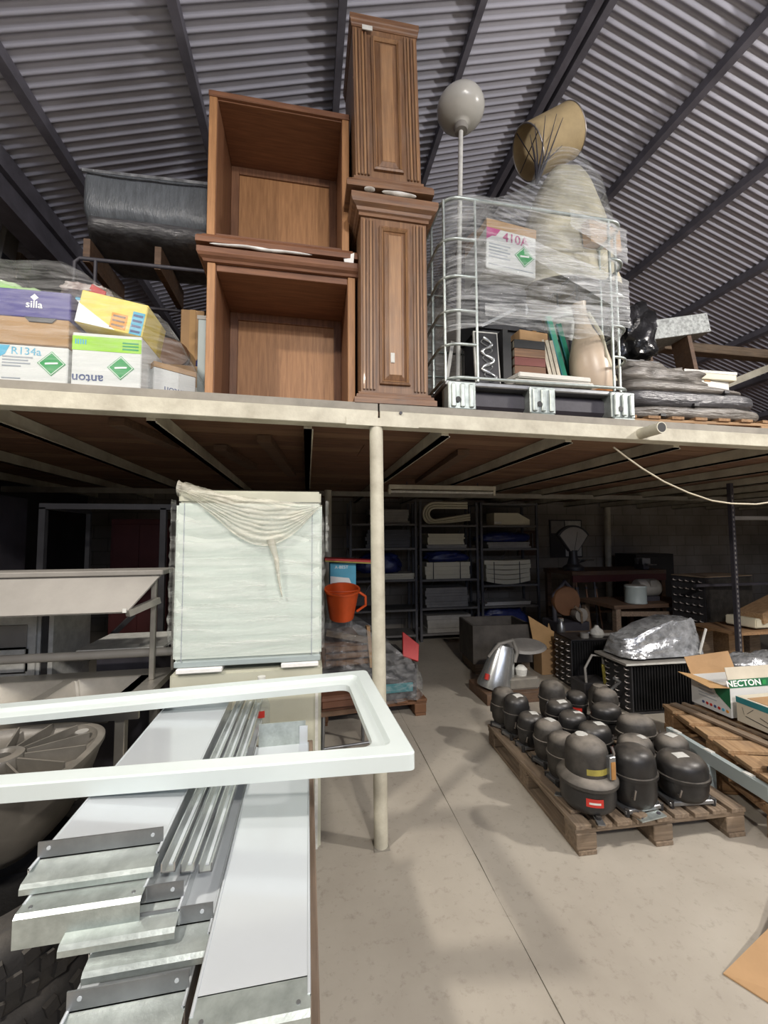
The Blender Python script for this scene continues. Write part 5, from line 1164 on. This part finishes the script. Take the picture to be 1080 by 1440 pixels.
# the big two-tier compressor at the front corner
t = thing('compressor', 'largest two-tier compressor with red side label at the pallet front corner', 'compressor', (1.485, 2.06, PZ+.001), .1, 'hermetic compressors on the pallet')
M().lathe([(0, .03), (.11, .03), (.132, .05), (.138, .075), (.138, .165)], 34).build('lower_shell', 'black_enamel', t, smooth=40)
M().lathe([(.138, .158), (.152, .160), (.152, .176), (.145, .186), (.120, .20), (.108, .205)], 34, cap=False).build('shoulder_flange', 'black_dusty', t, smooth=30)
M().lathe([(.108, .20), (.106, .31), (.098, .34), (.07, .362), (.03, .372), (0, .374)], 34).build('upper_shell', 'black_dusty', t, smooth=60)
M().lathe([(.1085, .222), (.1085, .252)], 12, cap=False, a0=-2.3, a1=-1.1).build('warning_band', 'yellow', t, smooth=60)
M().box(.035, .075, -.125, -.095, .20, .315).build('terminal_box', 'galv_dark', t, bevel=.004); M().box(.040, .066, -.129, -.125, .205, .29).build('terminal_strip', 'amber', t)
M().lathe([(.1395, .085), (.1395, .125)], 8, cap=False, a0=-2.35, a1=-1.75).build('side_label', 'red', t, smooth=60); M().lathe([(.1402, .098), (.1402, .108)], 8, cap=False, a0=-2.25, a1=-1.85).build('label_print', 'label_w', t, smooth=60)
M().tube([(.10, -.06, .20), (.115, -.07, .30), (.11, -.06, .33)], .008, 8).build('pipe', 'copper', t, smooth=60); M().tube([(.13, 0, .13), (.165, -.01, .14), (.17, -.01, .19)], .009, 8).build('pipe', 'galv_dark', t, smooth=60)
for k in range(3):
    a = -PI/2+k*2*PI/3-.35; M().cyl((.125*math.cos(a), .125*math.sin(a), 0), (.125*math.cos(a), .125*math.sin(a), .04), .014, n=8).build('rubber_foot', 'rubber', t); M().bar((.10*math.cos(a), .10*math.sin(a), .026), (.165*math.cos(a), .165*math.sin(a), .02), .035, .006).build('foot_bracket', 'galv_dark', t)
M().lathe([(0, .374), (.03, .373), (.034, .370)], 12, (0.0, .03, .0005)).build('top_label', 'label_w', t)
C_ = [
 ('tall oval compressor with galvanised foot plate at the middle of the pallet front', 1.745, 2.025, .108, .315, 1.08, .05, 'black_enamel', None, None),
 ('squat round compressor with pale top label at the pallet front right', 2.05, 2.03, .125, .245, 1.04, -.1, 'black_enamel', (-.02, -.02, .07, .05), None),
 ('dusty grey-topped compressor behind the squat one at the right edge', 2.195, 2.235, .098, .235, 1.1, .3, 'black_dusty', (0, 0, .06, .05), (F_+.9, .35, .5, .25, 'red')),
 ('dusty olive compressor with small label behind the tall oval one', 1.965, 2.265, .105, .235, 1.12, .2, 'black_dusty', (.035, -.02, .04, .045), None),
 ('dark compressor directly behind the largest two-tier one', 1.515, 2.315, .092, .27, 1.0, .1, 'black_dusty', None, None),
 ('grey dusty compressor third along the left pallet edge', 1.545, 2.515, .092, .26, 1.06, .3, 'black_dusty', (.02, 0, .05, .06), None),
 ('compressor with white tag fourth along the left pallet edge', 1.525, 2.70, .085, .235, 1.06, .0, 'black_enamel', (.02, -.01, .05, .05), None),
 ('rounded compressor with grey tag fifth along the left pallet edge', 1.52, 2.885, .092, .29, 1.06, .2, 'black_enamel', (0, -.02, .06, .05), None),
 ('rearmost compressor on the left edge with open dusty top', 1.50, 3.07-.02, .092, .28, 1.0, .5, 'black_dusty', None, None),
 ('dusty high-domed compressor in the middle of the back row', 1.92, 3.06, .10, .30, 1.0, .1, 'black_dusty', None, None),
 ('glossy compressor with white label in front of the high-domed one', 1.855, 2.865, .095, .235, 1.12, .1, 'black_enamel', (0, -.03, .07, .04), None),
 ('small compressor with red side print in the back row', 2.125, 3.05, .082, .21, 1.0, .0, 'black_enamel', None, (F_-.6, .3, .55, .5, 'red')),
 ('dusty domed compressor at the right of the back row', 2.29, 2.925, .095, .26, 1.05, .2, 'black_dusty', None, None),
 ('plain black oval compressor right of centre in the third row', 2.145, 2.735, .095, .235, 1.15, -.2, 'black_enamel', None, None),
 ('black compressor with white stripe label in the centre of the pallet', 1.82, 2.66, .092, .235, 1.1, .0, 'black_enamel', (.03, -.02, .06, .03), None),
 ('compressor with a bright red sticker on its front and white top label', 1.83, 2.45, .10, .245, 1.12, .0, 'black_enamel', (.03, -.01, .06, .05), (F_+.75, .36, .55, .28, 'red')),
 ('wide speckled grey oval compressor in the second column from the right', 2.17, 2.485, .108, .25, 1.15, -.25, 'black_dusty', None, None),
]
for c_ in C_: compressor(*c_)
t = thing('foot_plate', 'galvanised bracket lying by the tall oval compressor', 'bracket', (1.745, 1.97, PZ+.001), .1, None); M().box(-.075, .085, -.06, -.01, 0, .006).build('plate', 'galv', t); 
for x in (-.055, .06): M().lathe([(0, .006), (.010, .006), (.010, .011), (0, .011)], 10, (x, -.035, 0)).build('washer', 'steel_dark', t)
for k, (x, y_, l_, rz) in enumerate(((1.385, 2.28, .50, .03), (1.66, 2.10, .36, .26))):
    t = thing('loose_lath', ['grey lath lying along the left edge of the compressor pallet', 'short lath lying askew beside the two-tier compressor'][k], 'lath', (x, y_, PZ+.001), rz, 'loose laths on the compressor pallet'); M().box(-.03, .03, -l_/2, l_/2, 0, .018).build('lath_board', 'pallet', t, bevel=.002); M().cyl((0, -l_/2+.03, .018), (0, -l_/2+.03, .020), .004, n=6).build('nail_head', 'steel_dark', t)

# ================================================================ right hand pallets and cartons
ea = -.287
def rp(u, v, z): # along edge (towards the viewer), to the right
    return (2.66+u*-.283+v*.959, 2.78+u*-.959-v*.283, z)
for k in range(2):
    c = rp(.52, .42, .16*k+.001*k); pallet(['lower pallet under the green and white cartons', 'upper warm brown pallet under the green and white cartons'][k], c, ea+PI/2, 1.06, .82, 6, ('pallet_new' if k else 'pallet_newy', 'pallet_newy'), H=.158, bw=.135, group='pallets under the cartons')
t = thing('long_lath', 'long pale lath lying along the upper pallet edge', 'lath', (0, 0, 0)); t.location = (2.72, 2.74, .325)
M().bar((0, 0, .008), (.06, -1.10, .008), .055, .014).build('lath_board', 'pallet', t); M().bar((.09, .0, .006), (.16, -1.0, .006), .03, .012).build('second_strip', 'pallet_x', t)
# open NECTON carton
t = thing('open_carton', 'open green and white carton with brown flaps raised, on the upper pallet', 'box', (2.862, 2.42, .348), -.02)
W_, D_, H_ = .40, .30, .20
M().box(0, .006, 0, D_, 0, H_).build('side_wall', 'carton_w', t); M().box(W_-.006, W_, 0, D_, 0, H_).build('side_wall', 'carton_w', t)
M().box(.006, W_-.006, 0, .006, 0, H_).build('front_wall', 'carton_w', t); M().box(.006, W_-.006, D_-.006, D_, 0, H_).build('back_wall', 'carton_w', t); M().box(.006, W_-.006, .006, D_-.006, 0, .006).build('bottom', 'cardb', t)
pm = Matrix(((0, 0, -1, 0), (-1, 0, 0, 0), (0, 1, 0, 0), (0, 0, 0, 1)))  # local xy -> (-y, z), looking to -x
M().prism([(-.0, .0+.06), (0, H_), (-.14, H_), (-.10, .13)], .0012, Matrix.Translation((0, 0, 0))@pm).build('green_corner', 'ink_dkgreen', t)
for k in range(7): M().prism([(-.025-k*.03+.011*math.cos(a*PI/3), .035+.011*math.sin(a*PI/3)) for a in range(6)], .0015, pm).build('printed_icon', ('ink_orange', 'ink_cyan', 'red', 'ink_blue', 'red', 'red', 'ink_blue')[k], t)
for k in range(4): M().prism([(-.10-.01*k, .075+k*.022), (-.24, .075+k*.022), (-.24, .081+k*.022), (-.10-.01*k, .081+k*.022)], .0012, pm).build('print_line', 'ink_grey', t)
M().hexa([(0, 0, H_), (0, D_, H_), (-.13, D_-.02, H_+.03), (-.13, .03, H_+.0)], [(0, 0, H_+.004), (0, D_, H_+.004), (-.13, D_-.02, H_+.034), (-.13, .03, H_+.004)]).build('left_flap', 'cardb_in', t)
ff = M().hexa([(0, 0, H_), (W_, 0, H_), (W_, .004, H_), (0, .004, H_)], [(.0, .03, H_+.13), (W_, .03, H_+.13), (W_, .034, H_+.13), (0, .034, H_+.13)]).build('front_flap', 'carton_c', t)
M().hexa([(0, -.002, H_), (W_, -.002, H_), (W_, .0, H_), (0, .0, H_)], [(.0, .010, H_+.052), (W_, .010, H_+.052), (W_, .012, H_+.052), (0, .012, H_+.052)]).build('green_band', 'ink_dkgreen', ff)
fm = Matrix.Translation((.12, .004-.0005, H_+.026))@Euler((PI/2-.23, 0, 0)).to_matrix().to_4x4()
lettering('NECTON', .054, 'ink_white', ff, fm, bold=.0012, xs=1.25)
M().box(.27, .30, .0, .006, H_+.012, H_+.04).build('box_symbol', 'ink_green', ff)
M().hexa([(0, D_-.004, H_), (W_, D_-.004, H_), (W_, D_, H_), (0, D_, H_)], [(-.02, D_+.03, H_+.12), (W_, D_+.05, H_+.14), (W_, D_+.054, H_+.14), (-.02, D_+.034, H_+.12)]).build('back_flap', 'cardb', t)
M().box(.04, .2, .05, .2, .12, .17).build('contents', 'label_w', t, bevel=.01)
# two cream cartons in front
for k, (x, y_) in enumerate(((2.845, 2.405), (2.85, 2.135))):
    t = thing('cream_carton', ['cream carton with teal strip and pencil marks in front of the open carton', 'second cream carton with teal strip at the right edge'][k], 'box', (x+.02, y_-.02, .348), 0, 'cream cartons on the upper pallet')
    M().box(0, .34, -.255, 0, 0, .165).build('carton_body', 'carton_c', t, bevel=.003)
    M().prism([(0, .125), (.255, .125), (.255, .163), (0, .163)], .0012, Matrix.Translation((0, 0, 0))@pm).build('teal_strip', 'ink_teal', t)
    M().box(.0, .34, -.2562, -.255, .125, .163).build('teal_strip', 'ink_teal', t)
    for j, P in enumerate(([(.06, .05), (.22, .03)], [(.07, .07), (.11, .11)], [(.15, .075), (.20, .06)], [(.04, .10), (.05, .06)])):
        (a, b_), (c0, d0) = P; M().prism([(a, b_), (c0, d0), (c0, d0+.004), (a, b_+.004)], .0016, pm).build('pen_stroke', 'charcoal', t)
    M().box(.02, .32, -.20, -.06, .1655, .168).build('top_tape', 'cardb', t)
t = thing('grey_steel_frame', 'grey-blue steel angle frame lying between the two pallets', 'frame', (2.42, 2.2, 0)); 
M().bar((.035, .32, .245), (-.035, -.37, .245), .035, .075).build('rail', 'greyblue', t); M().bar((.0, .0, .003), (.0, .0, .21), .055, .035, (0, 1, 0)).build('leg', 'greyblue', t); M().bar((-.03, .2, .10), (.0, .02, .20), .02, .03).build('brace', 'greyblue', t)
for k in range(3): M().obox((.030-k*.025, .25-k*.25, .285), (.03, .05, .004)).build('clip', 'label_w', t)
t = thing('black_motor', 'small black motor part resting on the near end of the right pallet', 'motor', rp(.92, .12, .323)); M().lathe([(0, -.05), (.04, -.05), (.045, -.03), (.045, .04), (.03, .06), (0, .06)], 16, (0, 0, .048), rot=(0, PI/2, .4)).build('casing', 'black_enamel', t, smooth=40); M().box(-.05, .05, -.04, .04, 0, .02).build('base', 'charcoal', t); M().tube([(.05, 0, .05), (.09, .02, .05)], .008, 8).build('shaft', 'galv_dark', t)
# cardboard on the floor at lower right
t = thing('cardboard_sheet', 'bent brown cardboard sheet lying on the floor at lower right', 'cardboard', (1.75, 1.2, 0))
M().hexa([(-.25, .15, .002), (-.03, -.25, .002), (.3, -.25, .002), (.06, .22, .05)], [(-.25, .15, .007), (-.03, -.25, .007), (.3, -.25, .007), (.06, .22, .055)]).build('sheet', 'cardb', t)
M().hexa([(.06, .22, .05), (.30, -.2, .002), (.45, -.1, .02), (.25, .28, .10)], [(.06, .22, .055), (.30, -.2, .007), (.45, -.1, .025), (.25, .28, .105)]).build('folded_flap', 'cardb_in', t)
# ================================================================ foreground: white frame, profiles, tyres
t = thing('work_bench', 'weathered plank bench carrying the stacked white profiles', 'bench', (-.2, 1.35, 0))
for k in range(3): M().box(-.215+k*.15, -.07+k*.15, -.62, .62, .64, .678).build('plank', 'wood_edge', t, bevel=.003)
for x in (-.17, .18):
    for y_ in (-.52, .55): M().box(x-.03, x+.03, y_-.03, y_+.03, 0, .60).build('leg', 'wood_dark', t)
for y_ in (-.52, .55): M().box(-.21, .22, y_-.03, y_+.03, .60, .64).build('bearer', 'wood_dark', t)
def profile(label, x0, x1, yn, yf, z, end='step', dep=.032, far=None):
    t = thing('steel_profile', label, 'profile', ((x0+x1)/2, yn, z-dep), 0, 'white coated steel profiles'); w_ = (x1-x0)/2; L = yf-yn
    M().box(-w_, w_, .06, L, dep-.003, dep).build('sheet', 'white', t)
    for s in (-1, 1):
        M().box(s*w_-.0015, s*w_+.0015, .03, L, 0, dep).build('side_lip', 'alu', t); M().tube([(s*(w_-.002), .03, dep-.001), (s*(w_-.002), L, dep-.001)], .0035, 8).build('rolled_edge', 'white', t, smooth=60)
    if end == 'step':      # upstand with two holes, ledge, rolled nose, lip
        M().box(-w_, w_, .06, .063, dep-.003, dep+.034).build('upstand', 'galv_dark', t)
        for s in (-1, 1): M().cyl((s*(w_-.022), .0605, dep+.02), (s*(w_-.022), .0585, dep+.02), .0042, n=10).build('rivet_hole', 'white', t)
        pr_ = [(.06, dep-.003), (.022, dep-.010), (.006, dep-.013), (.0, dep-.020), (.0, 0), (.002, 0), (.002, dep-.021), (.008, dep-.016), (.022, dep-.013), (.06, dep-.006)]
        M().add([(sx*w_, y_, zz_) for sx in (-1, 1) for y_, zz_ in pr_], [tuple(range(10)), tuple(range(10, 20))[::-1]]+[(i, (i+1) % 10, (i+1) % 10+10, i+10) for i in range(10)]).build('end_fold', 'galv', t)
    else:
        pr_ = [(.062, dep), (.008, dep), (.0, dep-.006), (0, -.03), (.002, -.03), (.002, dep-.007), (.009, dep-.002), (.062, dep-.002)]
        M().add([(sx*w_, y_, zz_) for sx in (-1, 1) for y_, zz_ in pr_], [tuple(range(8)), tuple(range(8, 16))[::-1]]+[(i, (i+1) % 8, (i+1) % 8+8, i+8) for i in range(8)]).build('end_fold', 'galv', t)
        for s in (-1, 1): M().cyl((s*(w_-.02), .02, dep), (s*(w_-.02), .02, dep+.0015), .004, n=8).build('rivet', 'galv_dark', t)
    if far:
        M().box(-w_+.01, w_-.012, L-.004, L, dep, dep+far).build('far_upstand', 'galv', t); M().box(w_-.035, w_-.004, L-.010, L-.006, dep-.002, dep+far*.8).build('corner_tab', 'white', t)
    return t
profile('bottom steel profile of the fanned stack, closest to the viewer', -.435, -.222, .855, 1.95, .722, 'step', .036)
profile('fourth steel profile of the fanned stack, galvanised lip showing', -.42, -.195, .932, 2.0, .780, 'step')
profile('third steel profile of the fanned stack, dull galvanised end', -.475, -.262, .957, 2.03, .815, 'step')
profile('second steel profile of the fanned stack with plain rounded end', -.57, -.338, .985, 2.05, .850, 'lip')
profile('topmost wide steel profile with dark upstand under the white frame', -.590, -.330, 1.035, 2.06, .885, 'step')
profile('separate white steel profile along the right side of the bench', -.188, .010, .755, 1.69, .800, 'nose', .05, far=.085)
for k, y_ in enumerate((.95, 1.5)): tag(M().box(-.18, .005, y_-.03, y_+.03, .679, .748).build('packing_batten', 'wood_edge', bevel=.003), ['near timber batten under the separate white profile', 'far timber batten under the separate white profile'][k], 'batten')
# narrow aluminium rails between them
for k, (x, z) in enumerate(((-.30, .858), (-.262, .845), (-.226, .832))):
    t = thing('aluminium_rail', ['left narrow aluminium rail beside the top profile', 'middle narrow aluminium rail in the fanned stack', 'right narrow aluminium rail in the fanned stack'][k], 'rail', (x, 1.035+.01*k, z), -.012, 'aluminium rails')
    m = M().box(-.015, .015, 0, .99, 0, .003); m.box(-.015, -.012, 0, .99, 0, .02); m.box(.012, .015, 0, .99, 0, .02); m.build('channel', 'alu', t); M().box(-.004, .004, .02, .97, .003, .006).build('centre_bead', 'white', t)
t = thing('glass_bottle', 'small clear bottle with red mark standing behind the rails', 'bottle', (-.20, 1.99, .679)); M().lathe([(0, 0), (.035, 0), (.038, .01), (.038, .16), (.018, .22), (.015, .27), (0, .27)], 18).build('bottle_body', 'film_thin', t, smooth=40); M().lathe([(.0385, .12), (.0385, .15)], 5, cap=False, a0=F_-.5, a1=F_+.5).build('red_mark', 'red', t)
M().lathe([(0, .27), (.018, .27), (.018, .29), (0, .29)], 14).build('cap', 'label_w', t, smooth=30)
# white rectangular frame
t = thing('cooler_surround', 'large white lacquered rectangular frame lying across the profiles', 'frame', (-.45, 1.55, .90)); wo = Vector(t.location)
RF, RB = Vector((.302, 1.150, 1.0)), Vector((.268, 1.892, 1.0)); l0, l1 = Vector((-.822, 1.345, .925)), Vector((-1.23, 2.0, .925))
LF, LB_ = RF+(l0-RF)*1.9, RB+(l1-RB)*1.5
O = [LF, RF, RB, LB_]; wd = .095; I_ = []
for i in range(4):
    p = O[i]; a = (O[(i-1) % 4]-p).normalized(); b_ = (O[(i+1) % 4]-p).normalized(); s = a.cross(b_).length; I_.append(p+(a+b_)*(wd/s))
PF = [(0, -.047), (0, -.004), (.04, 0), (.55, 0), (.66, -.014), (.92, -.018), (1, -.022), (1, -.047)]
nm = ('front_bar', 'right_bar', 'back_bar', 'left_bar')
def crn(i, s):      # rounded corner: outer and inner arcs, s in 0..1
    a = (O[(i-1) % 4]-O[i]).normalized(); b_ = (O[(i+1) % 4]-O[i]).normalized(); out = []
    for P_, r in ((O[i], .022), (I_[i], .045)): out.append((P_+a*r)*(1-s)**2+P_*2*s*(1-s)+(P_+b_*r)*s*s)
    return out
for i in range(4):
    j = (i+1) % 4; k = len(PF); st = [crn(i, .5+.125*q) for q in range(5)]+[crn(j, .125*q) for q in range(5)]
    vs = [a+(c-a)*s+Vector((0, 0, h_)) for a, c in st for s, h_ in PF]; n = len(st)
    M().add(vs, [(q*k+a, q*k+(a+1) % k, (q+1)*k+(a+1) % k, (q+1)*k+a) for q in range(n-1) for a in range(k)]+[tuple(range(k)), tuple((n-1)*k+a for a in range(k))[::-1]]).build(nm[i], 'white_frame', t, off=wo, smooth=25)
# ribbed grey bowl on a stack of tyres
tx, ty = -1.0, 1.56
def tyre(label, z0, R_, dx, dy):
    t = thing('car_tyre', label, 'tyre', (tx+dx, ty+dy, z0), random.random(), 'stacked tyres')
    H_ = .19; r = R_; pr_ = [(r*.62, .03), (r*.66, .0), (r*.88, .0), (r*.97, .022), (r, .05), (r, H_-.05), (r*.97, H_-.022), (r*.88, H_), (r*.66, H_), (r*.62, H_-.03), (r*.64, H_/2), (r*.62, .03)]
    M().lathe(pr_, 56, cap=False).build('carcass', 'rubber', t, smooth=40)
    lug = M().obox((r+.003, 0, 0), (.016, .03, .034)); lm = lug.mesh('tread_block', 'rubber')
    n = 36
    for rr in range(3):
        for k in range(n):
            a = 2*PI*(k+.5*(rr % 2))/n; o = bpy.data.objects.new('tread_block', lm); col.objects.link(o); o.parent = t; o.location = (0, 0, .055+rr*.045); o.rotation_euler = (.25*(rr-1), 0, a)
    M().lathe([(r*.80, H_-.001), (r*.82, H_+.004), (r*.84, H_-.001)], 56, cap=False).build('sidewall_ring', 'rubber', t, smooth=60)
    return t
tyre('bottom tyre of the stack at lower left', 0.0, .40, .03, -.02); tyre('middle tyre of the stack at lower left', .192, .39, .0, .0); tyre('top tyre of the stack under the ribbed grey bowl', .384, .385, .02, -.01)
t = thing('ribbed_bowl', 'grey ribbed plastic bowl lying on the stacked tyres at left', 'bowl', (tx-.02, ty+.10, .577))
def bw(prof, n=56, p=.72):
    m = M()
    def sq(a, r): c_, s_ = math.cos(a), math.sin(a); return (math.copysign(abs(c_)**p, c_)*r, math.copysign(abs(s_)**p, s_)*r)
    vs = [(*sq(2*PI*j/n, r), z) for r, z in prof for j in range(n)]; fs = [(i*n+j, i*n+(j+1) % n, (i+1)*n+(j+1) % n, (i+1)*n+j) for i in range(len(prof)-1) for j in range(n)]
    return m.add(vs, fs)
MT['bowl'] = plain('dusty_grey_plastic', (.125, .115, .098), .45, 0, .3, 5, .1, 40, dust=.35)
bw([(.06, 0), (.14, 0), (.19, .05), (.24, .15), (.265, .235), (.278, .262), (.278, .275), (.268, .28), (.255, .277), (.25, .262), (.225, .245), (.16, .23), (.06, .235)]).build('shell', 'bowl', t, smooth=45)
for k in range(14):
    a = 2*PI*k/14+.12; c_, s_ = math.cos(a), math.sin(a)
    M().bar((.07*c_, .07*s_, .262), (.25*c_, .25*s_, .262), .006, .05).build('rib', 'bowl', t)
M().lathe([(.03, .225), (.03, .285), (.04, .295), (.065, .29), (.075, .26), (.07, .23)], 24, cap=False).build('hub', 'bowl', t, smooth=40)
for k in range(5): a = 2*PI*k/5+.3; M().lathe([(0, .2375), (.028, .2375), (.028, .2385), (0, .2385)], 14, (.11*math.cos(a), .11*math.sin(a), 0)).build('hub_hole', 'book_black', t)
for k in range(4): a = PI/2*k+.78; M().lathe([(0, .322), (.022, .323), (.022, .326), (0, .326)], 14, (.238*math.cos(a), .238*math.sin(a), -.045)).build('rim_boss', 'grey', t)
